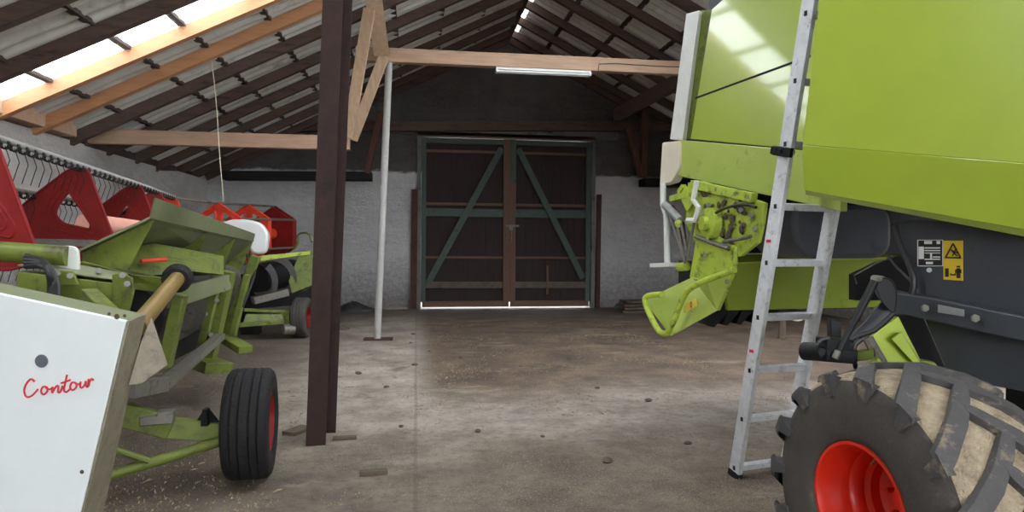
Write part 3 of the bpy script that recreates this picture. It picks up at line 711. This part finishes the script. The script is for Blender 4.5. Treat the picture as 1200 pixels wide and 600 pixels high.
for py in (548,491,434,372,308,242,169,95,16):
    p = foot+lv*lt_(py); b = MB(); b.bar(p-rd*.004, p+rd*(LW+.02), .045, .045, nd); b.build('rung', 'alu', ld, bevel=.004)
for py in (548,491,434,372,308,242,169,95,16):
    p = foot+lv*lt_(py)-rd*.0185; MB().box(p, (.006,.022,.03), math.atan2(rd.y, rd.x)).build('rung_socket', 'ink', ld)
p = foot+lv*lt_(178); b = MB(); b.bar(p-rd*.03-nd*.03, p-rd*.03+nd*.03, .03, .16, dd); b.bar(p-rd*.06, p+rd*.06, .03, .03, nd); b.bar(p-dd*.07-rd*.05, p-dd*.07+rd*.05, .04, .05, nd); b.build('joint_clamp', 'black_metal', ld, bevel=.004)
for py in (283,412):
    p = foot+lv*lt_(py)-rd*.018; MB().box(p-dd*.01, (.006,.04,.02), math.atan2(rd.y, rd.x)).build('red_mark', 'red_ink', ld)

# ------------------------------------------------------------------ header (left)
hd = thing('combine_header', (-2.6,6.5,0), 'long lime-green grain header with red reel, white end panel nearest', 'header')
AX = V((-.125,.992,0)); LA = V((.992,.125,0))
# white end panel
pA, pB, pC = at(148,376,D=3.2), at(95,600,D=3.2), None
pl = at(-60,331,D=3.2)
dn = (pB-pA)*1.16
ep = MB().slab([pA, pA+dn, pl+dn*1.02, pl], AX*.035).build('end_panel', 'white_paint', hd, bevel=.006)
MB().slab([pA+V((.002,0,0)), pA+dn, pA+dn+AX*.32+V((.02,0,0)), pA+AX*.32], LA*.012).build('panel_side', 'worn_edge', ep, bevel=.004)
MB().slab([pA+AX*.03, pl+AX*.03, pl+AX*.32, pA+AX*.32], -dn.normalized()*-.02).build('panel_top', 'olive_grey', ep, bevel=.004)
MB().bar(pA+AX*.31-LA*.03, pA+dn*.95+AX*.31-LA*.03, .03, .03).build('panel_edge', 'olive', ep)
# lettering on the panel: handwritten style word, plus the grey disc
ex = (pA-pl).normalized(); ez = -(dn.normalized()); nrm = ex.cross(ez).normalized()
if nrm.y > 0: nrm = -nrm
def surf(px, py, k=.003):
    r = CR @ V(((px-600)/F, (300-py)/F, -1)); t = (pA-C0).dot(nrm)/r.dot(nrm); return C0 + r*t + nrm*k
strokes = [
 [(41,447),(37,443),(31,449),(28,458),(31,466),(38,464),(45,456)],                       # C
 [(54,453),(50,453),(48,459),(51,463),(56,459),(56,454),(53,453),(58,457),(62,454)],     # o
 [(62,453),(61,462),(64,455),(68,451),(69,454),(68,460),(71,460),(74,452)],               # n
 [(79,439),(76,452),(75,458),(78,460),(82,456)],                                           # t
 [(72,449),(83,445)],
 [(88,448),(84,448),(82,454),(85,458),(90,454),(90,449),(87,448),(92,451),(94,449)],      # o
 [(95,447),(94,453),(96,455),(100,451),(101,445),(101,452),(103,454),(105,450)],           # u
 [(104,444),(104,453),(105,447),(108,443),(110,446)]]                                      # r
b = MB()
for s in strokes:
    b.pipe([surf(x, y, .002) for x, y in s], .0048, 6, 2)
b.build('lettering', 'red_ink', ep)
c = surf(49,423); b = MB(); b.lathe([(0,.004),(.03,.004),(.032,0)], c-nrm*.001, nrm, 24); b.build('cap_disc', 'grey_disc', ep)
b = MB()
for x, y, r in ((96,553,.009),(137,371,.012),(128,368,.008),(146,370,.007)): b.lathe([(0,.003),(r,.003),(r*1.2,0)], surf(x,y,0), nrm, 7)
b.build('paint_chips', 'clod', ep)
# grey gusset behind the panel
MB().slab([at(177,372,D=3.55), at(196,428,D=3.55), at(166,450,D=3.5), at(150,452,D=3.45), at(165,400,D=3.5)], AX*.02).build('side_gusset', 'worn_edge', hd, bevel=.004)
# drive shaft with rubber collar
s0, s1 = at(160,384,D=3.62), at(208,326,D=4.7)
MB().tube(s0, s1, .052, n=20).build('drive_shaft', 'brass_shaft', hd)
dv = (s1-s0).normalized()
MB().lathe([(.05,-.03),(.085,-.03),(.1,0),(.1,.06),(.06,.08)], at(207,327,D=4.7), dv, 24).build('shaft_collar', 'rubber', hd)
# frame of the back side
def slabD(pts, t, name, mat, par=hd, bev=.005):
    return MB().slab([at(x,y,D=d) for x,y,d in pts], t).build(name, mat, par, bevel=bev)
slabD([(20,318,4.0),(135,332,4.0),(140,352,4.0),(130,372,4.0),(20,372,4.0)], AX*.18, 'frame_beam', 'olive')
slabD([(20,312,4.0),(142,330,4.0),(150,322,4.35),(60,306,4.35)], V((0,0,.01)), 'beam_top', 'olive_grey')
slabD([(132,372,3.95),(131,322,3.95),(142,319,3.95),(155,326,3.95),(157,340,3.95),(149,372,3.95)], AX*.03, 'beam_bracket', 'olive')
each('bolt', 'bolt', hd, [(at(x,y,D=d-.035), at(x,y,D=d+.02)) for x, y, d in ((143.5,322.5,3.95),(149,332.5,3.95),(116,317,4.1),(82,323,3.97),(67,320,3.97))], .019, 6)
slabD([(60,335,3.96),(64,316,3.96),(85,318,3.96),(92,334,3.96)], AX*.03, 'pipe_bracket', 'olive')
MB().bar(at(103,346,D=3.9), at(130,372,D=3.75), .09, .09).build('panel_stay', 'olive', hd, bevel=.006)
tbm = MB(); tbm.tube(at(-40,292,D=4.05), at(80,300,D=4.12), .062, n=20); tbm.build('cross_tube', 'olive', hd)
MB().slab(rpoly([at(x,y,D=4.12) for x,y in ((66,287),(90,289),(92,306),(91,322),(76,319),(64,310))], .06), AX*.04).build('tube_collar', 'white_steel', hd, bevel=.004)
b = MB()
for k in range(4): b.pipe([at(30,300+k*4,D=3.8), at(52,305+k*2,D=3.8-.02*k), at(64-2*k,322,D=3.8-.02*k), at(68-3*k,338,D=3.78), at(66-3*k,356,D=3.75)], .016, 8, 1)
b.build('hose_bundle', 'hose', hd)
slabD([(88,318,4.35),(95,306,4.35),(155,322,4.4),(200,326,4.9),(200,345,4.9),(150,338,4.4)], AX*.04, 'rear_sheet', 'olive')
slabD([(110,330,4.9),(225,318,5.6),(262,322,6.8),(262,300,6.8),(180,285,5.6),(100,300,4.9)], AX*.03, 'inner_sheet', 'olive')
# crop shield: sheet leaning out over the aisle with ribs under it
n0, n1, n2 = at(92,295,D=4.6), at(177,256,D=4.6), at(183,232,D=4.55)
f0, f1, f2 = at(262,312,D=10.3), at(297,283,D=10.4), at(299,274,D=10.3)
dn_ = V((0,0,-.012))
sh = MB().slab([n0, n1, f1, f0], V((-.006,0,.014))).build('crop_shield', 'olive_grey', hd)
MB().slab([n1, n2, f2, f1], V((-.012,0,.002))).build('shield_lip', 'olive_grey', sh)
def rib(t, nm):
    a, c = n0.lerp(f0,t), n1.lerp(f1,t); e = a+V((.0,0,-.06)); g = a.lerp(c,.52)+V((0,0,-.36))
    MB().slab([a+V((0,0,-.006)), c+V((0,0,-.006)), g, e], AX*.02).build('shield_rib', 'olive', sh)
for t in (.012,.36,.68,.985): rib(t, '')
MB().tube(at(165,306,D=5.2), at(195,304,D=5.4), .018, n=8).build('red_lever', 'red_bright', hd)
# reel: bars with tines carried by plates with triangular windows
RO = {}
def reel_plate(apex, R, depth_dir, name, mat, par, rot=0, spokes=True):
    """plate hanging below apex (the top bar), hexagon with cut-outs; right = direction across the reel"""
    c = apex - V((0,0,R)); r = depth_dir
    def Q(ang, k): return c + r*(math.sin(ang)*R*k) + V((0,0,math.cos(ang)*R*k))
    n = 6; b = MB(); t = V((-r.y, r.x, 0))*.03
    outer = [Q(2*PI*i/n+rot, 1.0) for i in range(n)]
    inner = []
    # frame of radial arms and rim with window holes
    for i in range(n):
        a0 = 2*PI*i/n+rot; a1 = 2*PI*(i+1)/n+rot
        A, B = Q(a0,1), Q(a1,1); m = (A+B+c)/3
        w = rpoly([m+(A-m)*.56, m+(B-m)*.56, m+(c-m)*.56], .09, 4)
        k = len(w)
        # triangle sector with a hole: fan ring between sector outline and window
        o_ = [A, B, c]; outl = []
        for j in range(k):
            # nearest point along the outline by angle
            d = (w[j]-m).normalized(); best = None
            for e in range(3):
                p, q = o_[e], o_[(e+1) % 3]; ed = q-p
                nn = ed.cross(t).normalized(); den = d.dot(nn)
                if abs(den) < 1e-6: continue
                s = (p-m).dot(nn)/den
                if s > 0 and (best is None or s < best): best = s
            outl.append(m+d*best)
        vs = outl + w + [p+t for p in outl] + [p+t for p in w]
        fs = []
        for j in range(k):
            j2 = (j+1) % k
            fs += [[j, j2, k+j2, k+j], [2*k+j, 3*k+j, 3*k+j2, 2*k+j2], [k+j, k+j2, 3*k+j2, 3*k+j], [j, 2*k+j, 2*k+j2, j2]]
        b.add(vs, fs)
        # pressed flange round the window
        b.pipe([p for p in w]+[w[0]], .014, 6)
        b.pipe([p+(p-m)*.22 for p in w]+[w[0]+(w[0]-m)*.22], .009, 6)
        b.bar(A, B, .05, .03)
    return b.build(name, mat, par)
reel = bpy.data.objects.new('reel', None); COL.objects.link(reel); reel.parent = hd; reel.location = V((-3.3,8.3,1.9))-hd.location
ap = [at(98,197,D=6.2), at(162,217.5,D=8.06), at(204,232,D=10.2)]
R0 = .52; rdir = V((.99,.14,0))
a_1 = ap[0]-(ap[1]-ap[0])*.95
OUT = [(76,202),(86,197),(99,196.5),(105,203),(138,292),(130,304),(112,308),(10,290),(-2,277),(3,262),(40,229)]
WIN = [(81,224),(86,232),(97,248),(107,263),(105,269),(74,262),(65,252),(67,242)]
WI2 = [(72,226),(58,246),(60,266),(40,276),(22,274),(26,262),(50,240)]
P0 = ap[0]
outl = rpoly([at(x,y,D=6.2)-P0 for x, y in OUT], .05, 3); win = rpoly([at(x,y,D=6.2)-P0 for x, y in WIN], .05, 3)
def tri_plate(o, mat):
    b = MB(); t = V((-.02,.03,0)); c = sum(win, V())/len(win); n = len(win); ring = []
    nrm = V((rdir.y, -rdir.x, 0)).normalized(); m = len(outl)
    for w_ in win:                                   # shoot from the window centre to the outline
        d = (w_-c).normalized(); best = 9
        for e in range(m):
            p, q = outl[e], outl[(e+1) % m]; nn = (q-p).cross(nrm); den = d.dot(nn)
            if abs(den) > 1e-7:
                k = (p-c).dot(nn)/den
                if 0 < k < best and -1e-4 <= (c+d*k-p).dot(q-p) <= (q-p).length_squared+1e-4: best = k
        ring.append(c+d*best)
    # add the true corners of the outline between the shot points
    import bisect
    bm = bmesh.new(); vo = [bm.verts.new(p) for p in outl]; vi = [bm.verts.new(p) for p in win]
    ed = [bm.edges.new((vo[i], vo[(i+1) % m])) for i in range(m)] + [bm.edges.new((vi[i], vi[(i+1) % n])) for i in range(n)]
    bmesh.ops.triangle_fill(bm, use_beauty=True, edges=ed, normal=nrm)
    bm.verts.index_update(); vs = [v.co.copy() for v in bm.verts]; fs = [[v.index for v in f.verts] for f in bm.faces]; bm.free()
    b.add([o+p for p in vs], fs); b.add([o+p+t for p in vs], fs)
    for lp in (outl, win):
        k = len(lp); b.add([o+p for p in lp]+[o+p+t for p in lp], [[i, (i+1) % k, (i+1) % k+k, i+k] for i in range(k)])
    for g, r_ in ((1.0,.012),(1.28,.009),(1.62,.009)):
        lp = [o+c+(p-c)*g for p in win]; b.pipe(lp+[lp[0]], r_, 6)
    lp = [o+p for p in outl]; b.pipe(lp+[lp[0]], .012, 6)
    return b.build('reel_plate', mat, reel)
tri_plate(a_1, 'red_dark'); tri_plate(ap[0], 'red_dark'); tri_plate(ap[1], 'red_dark'); tri_plate(ap[2], 'red_bright')
tri_plate(ap[1].lerp(ap[2],.5), 'red_dark')
cdn = V((0,0,-R0))
MB().tube(ap[0]+cdn+V((0,.06,0)), ap[2]+cdn, .1, n=20).build('reel_tube', 'reel_tube', reel)
path = [a_1, ap[0], ap[1], ap[2]]
for i in (0, 3, 4, 5):
    an = 2*PI*i/6; of = rdir*(math.sin(an)*R0)+V((0,0,(math.cos(an)-1)*R0))
    b = MB(); b.pipe([p+of+V((0,0,.02)) for p in path], .024, 10); b.build('tine_bar', 'pole_paint' if i == 0 else 'dull_steel', reel)
    b = MB(); k = 0
    for p, q in zip(path, path[1:]):
        L_ = (q-p).length; m = int(L_/.15)
        for j in range(m):
            c = p.lerp(q, (j+.5)/m)+of
            d = (q-p).normalized()
            b.lathe([(.022,-.02),(.036,-.017),(.036,.017),(.022,.02)], c+V((0,0,-.012)), d, 8, True)
            b.pipe([c+V((0,0,-.02)), c+V((.03,0,-.12)), c+V((-.02,.01,-.26))], .0032, 4)
    o = b.build('spring_tines', 'black_metal', reel); o['kind'] = 'stuff'
# lower rail of the reel side
b = MB(); b.bar(at(-40,282,D=5.7), at(112,285,D=6.0), .05, .06); b.build('reel_guard_rail', 'dull_steel', hd)
# uprights, lower frame, trough and auger
def post(p, q, w, h, mat='olive', nm='frame_upright'): return MB().bar(p, q, w, h, (0,1,0)).build(nm, mat, hd, bevel=.006)
post(at(212,345,D=5.0), at(193,430,D=5.0), .08, .12)
post(at(268,318,D=7.3), at(244,424,D=7.3), .12, .2)
post(at(252,340,D=7.0), at(232,424,D=7.0), .08, .1)
post(at(300,300,D=7.9), at(264,395,D=7.9), .1, .12)
post(at(290,322,D=7.7), at(272,396,D=7.7), .06, .14)
MB().bar(at(200,350,D=5.3), at(268,330,D=7.3), .06, .16).build('upper_rail', 'olive_grey', hd, bevel=.004)
b = MB(); b.bar(at(190,452,D=4.7), at(258,394,D=7.2), .1, .06); b.build('knife_trough', 'dull_steel', hd, bevel=.004)
b = MB(); b.bar(at(150,458,D=4.2), at(190,450,D=4.7), .1, .1); b.build('trough_end', 'dull_steel', hd, bevel=.006)
b = MB(); b.tube(at(150,372,D=5.2), at(262,338,D=10.0), .24, n=24); b.build('auger_drum', 'black_metal', hd)
b = MB(); a0, a1 = at(150,372,D=5.2), at(262,338,D=10.0); d = (a1-a0).normalized(); e1 = d.orthogonal().normalized(); e2 = d.cross(e1); vs = []; n = 160
for i in range(n+1):
    t = i/n; an = t*2*PI*8; e = e1*math.cos(an)+e2*math.sin(an); c = a0.lerp(a1,t); vs += [c+e*.23, c+e*.36]
b.add(vs, [(2*i,2*i+1,2*i+3,2*i+2) for i in range(n)]); b.build('auger_flight', 'dull_steel', hd)
b = MB(); b.bar(at(230,428,D=7.0), at(262,428,D=7.2), .5, .12); b.build('skid_foot', 'olive', hd, bevel=.006)
b = MB(); b.bar(at(264,396,D=7.7), at(288,410,D=7.3), .16, .08); b.build('lower_foot', 'olive', hd, bevel=.006)
b = MB()
for k in range(3): b.pipe([at(296-3*k,298,D=8.0), at(300-4*k,318,D=7.9), at(290-3*k,345,D=7.75), at(284-4*k,360,D=7.7)], .018, 8, 1)
b.build('fold_hoses', 'hose', hd)
each('bolt', 'bolt', hd, [(at(x,y,D=6.93), at(x,y,D=7.05)) for x, y in ((241,368),(254,352),(262,340),(247,392))], .024, 8)
# back wall of the header trough below the shield
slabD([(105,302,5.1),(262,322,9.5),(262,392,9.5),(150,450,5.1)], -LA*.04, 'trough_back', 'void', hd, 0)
# axle and transport wheel
def tr_wheel(c, R, W, ax, par, dark='rubber'):
    """narrow ribbed tyre, ax = outward axis"""
    prof = [(.52*R,-.5*W*.8),(.62*R,-.5*W*.98),(.78*R,-.5*W),(.92*R,-.5*W*.95),(.98*R,-.5*W*.82)]
    g = [-.62,-.56,-.5,-.28,-.22,-.16,.16,.22,.28,.5,.56,.62]
    for i, u in enumerate(g): prof.append((R*(.965 if i % 3 == 1 else .997), .5*W*u))
    prof += [(.98*R,.5*W*.82),(.92*R,.5*W*.95),(.78*R,.5*W),(.62*R,.5*W*.98),(.52*R,.5*W*.8)]
    w = MB().lathe(prof, c, ax, 56).build('wheel', dark, par, angle=50)
    MB().lathe([(.56*R,.42*W),(.52*R,.44*W),(.5*R,.3*W),(.47*R,.1*W),(.2*R,.06*W),(.18*R,.2*W),(0,.22*W)], c, ax, 40).build('rim', 'red_dark', w)
    MB().lathe([(.56*R,-.42*W),(.52*R,-.44*W),(.5*R,-.3*W),(.2*R,-.25*W),(0,-.25*W)], c, ax, 40).build('rim_back', 'olive', w)
    return w
wc = at(294,500,Y=4.95); wc.z = .4
wax = V((.996,.087,0)).normalized()
tr_wheel(wc, .39, .31, wax, hd)
MB().bar(at(186,500,D=4.6), at(268,506,D=4.82), .12, .13).build('axle_beam', 'olive', hd, bevel=.006)
MB().bar(at(120,478,D=4.35), at(198,500,D=4.6), .14, .15).build('axle_root', 'olive', hd, bevel=.006)
MB().tube(at(112,562,D=4.25), at(262,516,D=4.72), .036, n=14).build('axle_stay', 'olive', hd)
MB().tube(at(135,527,D=4.3), at(175,540,D=4.4), .022, n=10).build('short_stay', 'olive', hd)
bk = MB(); bk.slab([at(x,y,D=4.72) for x,y in ((229,495),(240,478),(244,478),(256,495))], V((0,.02,0))); bk.slab([at(x,y,D=4.70) for x,y in ((238,497),(240,478),(245,478),(246,497))], V((0,-.06,0))); bk.build('axle_bracket', 'black_metal', hd)
b = MB(); b.box(at(185,490,D=4.5), (.2,.14,.06), .2); b.box(at(195,486,D=4.5), (.1,.1,.06), .2); b.build('axle_clamp', 'dull_steel', hd, bevel=.006)
# white moulded tank at the far end of the shield
b = MB(); cw = at(285,272,D=10.9)
b.slab(rpoly([at(x,y,D=10.7) for x,y in ((252,272),(257,262),(270,257),(290,257),(306,261),(315,274),(312,297),(297,299),(288,285),(272,277))], .1), AX*.35); b.build('white_tank', 'lamp_white', hd, bevel=.05)

# ---- far section of the header
h2 = hd
r2 = V((.9,-.42,0)).normalized()
ap2 = [at(256,238,D=10.9), at(291,240,D=11.8), at(322,242,D=12.7)]
rl = bpy.data.objects.new('reel', None); COL.objects.link(rl); rl.parent = h2; rl.location = V((-3,12.3,1.9))-h2.location
for p, mt in zip(ap2, ('red_bright','red_bright','red_dark')): reel_plate(p, .52, r2, 'reel_plate', mt, rl)
MB().tube(ap2[0]+V((0,0,-.52)), ap2[2]+V((0,0,-.52)), .1, n=18).build('reel_tube', 'red_bright', rl)
c = ap2[2]-V((0,0,.52))
MB().slab([c+r2*(math.sin(2*PI*i/6)*.50)+V((-.02,-.08,math.cos(2*PI*i/6)*.50)) for i in range(6)], V((.02,.04,0))).build('end_disc', 'red_dark', rl)
for i in range(6):
    an = 2*PI*i/6; of = r2*(math.sin(an)*.52)+V((0,0,(math.cos(an)-1)*.52))
    MB().pipe([p+of for p in ([ap[2]] if i == 0 else [])+ap2], .02, 8).build('tine_bar', 'dull_steel', rl)
def s2(pts, t, nm, mat, bev=.005): return MB().slab([at(x,y,D=d) for x,y,d in pts], t).build(nm, mat, h2, bevel=bev)
s2([(303,300,11.2),(364,294,12.0),(364,298,12.0),(304,306,11.2)], V((0,.25,.0)), 'top_frame', 'lime_dirty')
s2([(349,300,11.9),(366,298,12.0),(366,334,12.0),(342,344,11.8),(338,330,11.8)], V((0,.05,0)), 'end_plate', 'olive')
MB().pipe([at(x,y,D=12.3) for x,y in ((344,292),(350,284),(348,274),(362,272),(366,284))], .02, 8, 1).build('end_loop', 'olive', h2)
A0, A1 = at(300,326,D=11.3), at(352,318,D=12.6)
MB().tube(A0, A1, .25, n=24).build('auger_drum', 'black_metal', h2)
d = (A1-A0).normalized(); e1 = d.orthogonal().normalized(); e2 = d.cross(e1); vs = []
for i in range(81):
    t = i/80; an = t*2*PI*2.4; e = e1*math.cos(an)+e2*math.sin(an); c = A0.lerp(A1,t); vs += [c+e*.24, c+e*.38]
MB().add(vs, [(2*i,2*i+1,2*i+3,2*i+2) for i in range(80)]).build('auger_flight', 'steel', h2)
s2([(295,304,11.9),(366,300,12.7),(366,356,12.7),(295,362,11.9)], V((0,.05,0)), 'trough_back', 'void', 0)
MB().bar(at(296,352,D=11.3), at(336,342,D=11.6), .3, .12).build('trough_floor', 'dull_steel', h2, bevel=.004)
MB().bar(at(286,363,D=11.2), at(340,365,D=11.6), .06, .05).build('axle_rail', 'olive', h2)
s2([(288,368,11.2),(330,368,11.5),(334,376,11.5),(284,381,11.1)], V((0,.08,0)), 'axle_web', 'olive')
MB().bar(at(278,381,D=11.0), at(332,377,D=11.5), .08, .07).build('axle_beam', 'olive', h2, bevel=.005)
s2([(329,366,11.5),(339,366,11.5),(339,380,11.5),(330,380,11.5)], V((0,.12,0)), 'axle_block', 'olive')
MB().tube(at(332,386,D=11.4), at(345,386,D=11.5), .09, n=14).build('hub_housing', 'dull_steel', h2)
wc2 = at(354,372,Y=12.15); wc2.z = .36
tr_wheel(wc2, .355, .26, V((.995,-.1,0)).normalized(), h2, 'tyre_side')
MB().box((wc2.x-1.0,wc2.y+.6,.55),(.3,.3,1.1)).build('rear_prop', 'black_metal', h2)

# ------------------------------------------------------------------ loose things on the floor
def lump(name, c, d, rz, mat, label, cat, group=None, bev=.006):
    return tag(recentre(MB().box(V(c)+V((0,0,d[2]/2)), d, rz).build(name, mat, bevel=bev)), label, cat, group)
lump('wood_offcut', at(438,556,Z=0), (.2,.06,.035), .1, 'plank', 'short brown wooden offcut lying in the front of the aisle', 'offcut')
lump('wood_offcut', at(404,515,Z=0), (.2,.05,.03), .03, 'plank', 'short thin wood strip lying right of the steel post foot', 'offcut')
lump('wood_offcut', at(349,506,Z=0), (.14,.25,.03), -.5, 'plank', 'flat board scrap lying left of the steel post foot', 'offcut')
def clump(name, c, rx, ry, h, mat, label, cat, seed):
    random.seed(seed); b = MB(); n = 14; vs = []; fs = []
    rings = 6
    for j in range(rings):
        k = j/(rings-1); rr = math.cos(k*PI/2)
        for i in range(n):
            a = 2*PI*i/n; w = 1+.35*(noise.noise(V((math.cos(a)*1.3+seed, math.sin(a)*1.3, k*2)))) 
            vs.append(V(c)+V((math.cos(a)*rx*rr*w, math.sin(a)*ry*rr*w, h*math.sin(k*PI/2)*(.8+.5*noise.noise(V((a*1.5, seed, k)))) if j else 0)))
    fs = [[j*n+i, j*n+(i+1) % n, (j+1)*n+(i+1) % n, (j+1)*n+i] for j in range(rings-1) for i in range(n)] + [list(range(n-1,-1,-1))]
    b.add(vs, fs)
    return tag(recentre(b.build(name, mat, angle=60)), label, cat)
clump('tarp_heap', at(412,366,Z=0), .55, .35, .26, 'tarp', 'crumpled black tarp heap on the floor by the back wall', 'tarp', 4)
clump('rubble_heap', at(462,362,Z=0), .35, .15, .1, 'stone', 'small pale rubble heap at the foot of the left door jamb', 'rubble', 9)
clump('bark_piece', at(398,386,Z=0), .2, .12, .08, 'plank', 'curved brown bark piece lying between steel post and white pole', 'bark', 12)
wp = at(744,366,Z=0)
for k in range(4):
    o = lump('board', (wp.x+.03*(k % 2), wp.y-.02*k, k*.085), (.75,.5,.06), .05*(k-1), 'plank',
      ['board at the bottom of the stack right of the barn door','second board from the bottom of the stack right of the door','third board from the bottom of the stack right of the door','top board of the stack right of the barn door'][k], 'board', 'boards stacked by the back wall')
    if k < 3:
        pass
clump('green_sack', at(727,362,Z=0), .18, .15, .17, 'door_teal', 'small dark green bundle between the door jamb and board stack', 'bundle', 5)
# things on the floor behind the ladder
tops = []
for i, (x, y, h, lb) in enumerate(((916,397,.40,'left stub of the two old fence stubs behind the ladder'),(946,395,.38,'right stub of the two old fence stubs behind the ladder'))):
    p = at(x, y, Z=0); tops.append(p+V((.03,.02,h)))
    tag(recentre(MB().tube(p, p+V((.03,.02,h)), .07, .05, 9).build('wood_stub', 'plank')), lb, 'stub', 'old stubs behind the ladder')
pa, pb = tops[0]+V((0,-.03,.012)), tops[1]+V((0,-.03,.012))
tag(recentre(MB().pipe([pa, pa.lerp(pb,.25)+V((0,-.02,-.06)), pa.lerp(pb,.6)+V((0,-.02,-.09)), pb], .014, 8, 2).build('rope_loop', 'twine')), 'pale rope loop hanging between the old stubs behind the ladder', 'rope')
# stones and clods
random.seed(21)
spots = [(481,402),(484,392),(503,412),(486,428),(560,506),(636,512),(540,420),(667,420),(655,430),(712,541),(760,470),(548,440),(453,454),(420,438),(470,500),(610,430),(806,520),(700,455)]
base = None
for i, (x, y) in enumerate(spots):
    p = at(x, y, Z=0)
    if base is None:
        b = MB(); b.lathe([(0,0),(.03,0),(.04,.012),(.03,.03),(.012,.038),(0,.039)], (0,0,0), (0,0,1), 7); base = b.build('clod', 'clod', angle=60); o = base
    else: o = base.copy(); COL.objects.link(o)
    o.location = p; s = random.uniform(.5,1.05); o.scale = (s*1.3, s, s*.8); o.rotation_euler = (0,0,random.uniform(0,6))
    tag(o, 'small dark clod of earth lying on the aisle floor', 'clod', 'earth clods on the floor')
# chaff and straw on the floor
random.seed(5); b = MB()
def straw(x, y, l, w):
    a = random.uniform(0, PI); dx, dy = math.cos(a)*l/2, math.sin(a)*l/2; wx, wy = -math.sin(a)*w/2, math.cos(a)*w/2; z = random.uniform(.003,.012)
    b.add([(x-dx-wx,y-dy-wy,.002),(x+dx-wx,y+dy-wy,z),(x+dx+wx,y+dy+wy,z+.002),(x-dx+wx,y-dy+wy,.004),(x,y,z+.008)], [(0,1,4),(1,2,4),(2,3,4),(3,0,4)])
n = 0
while n < 14000:
    y = 2.2+ 12*random.random()**1.8; x = random.uniform(-3.6, 4.2)
    d = noise.noise(V((x*.9, y*.9, 3)))*.6 + noise.noise(V((x*2.6, y*2.6, 8)))*.5 + .1
    if random.random() < d*1.2 or (math.hypot(x-2.25, (y-3.9)*.8) < .55 and random.random() < .9) or (x < -1 and y < 6.5 and random.random() < .25):
        straw(x, y, random.uniform(.004,.018)*(1 if random.random() < .97 else 5), random.uniform(.002,.005)); n += 1
o = b.build('chaff', 'straw', flat=True); tag(o, 'scattered pale straw chaff lying all over the floor', 'chaff'); o['kind'] = 'stuff'

# ------------------------------------------------------------------ light
w = bpy.data.worlds.new('sky'); SC.world = w; w.use_nodes = True
bg = w.node_tree.nodes['Background']; bg.inputs[0].default_value = (.93,.96,1,1); bg.inputs[1].default_value = 9.5
vs = SC.view_settings; SC.display_settings.display_device = 'sRGB'
vs.view_transform = 'Standard'; vs.look = 'None'; vs.gamma = 1; vs.use_curve_mapping = False; vs.exposure = 0.2
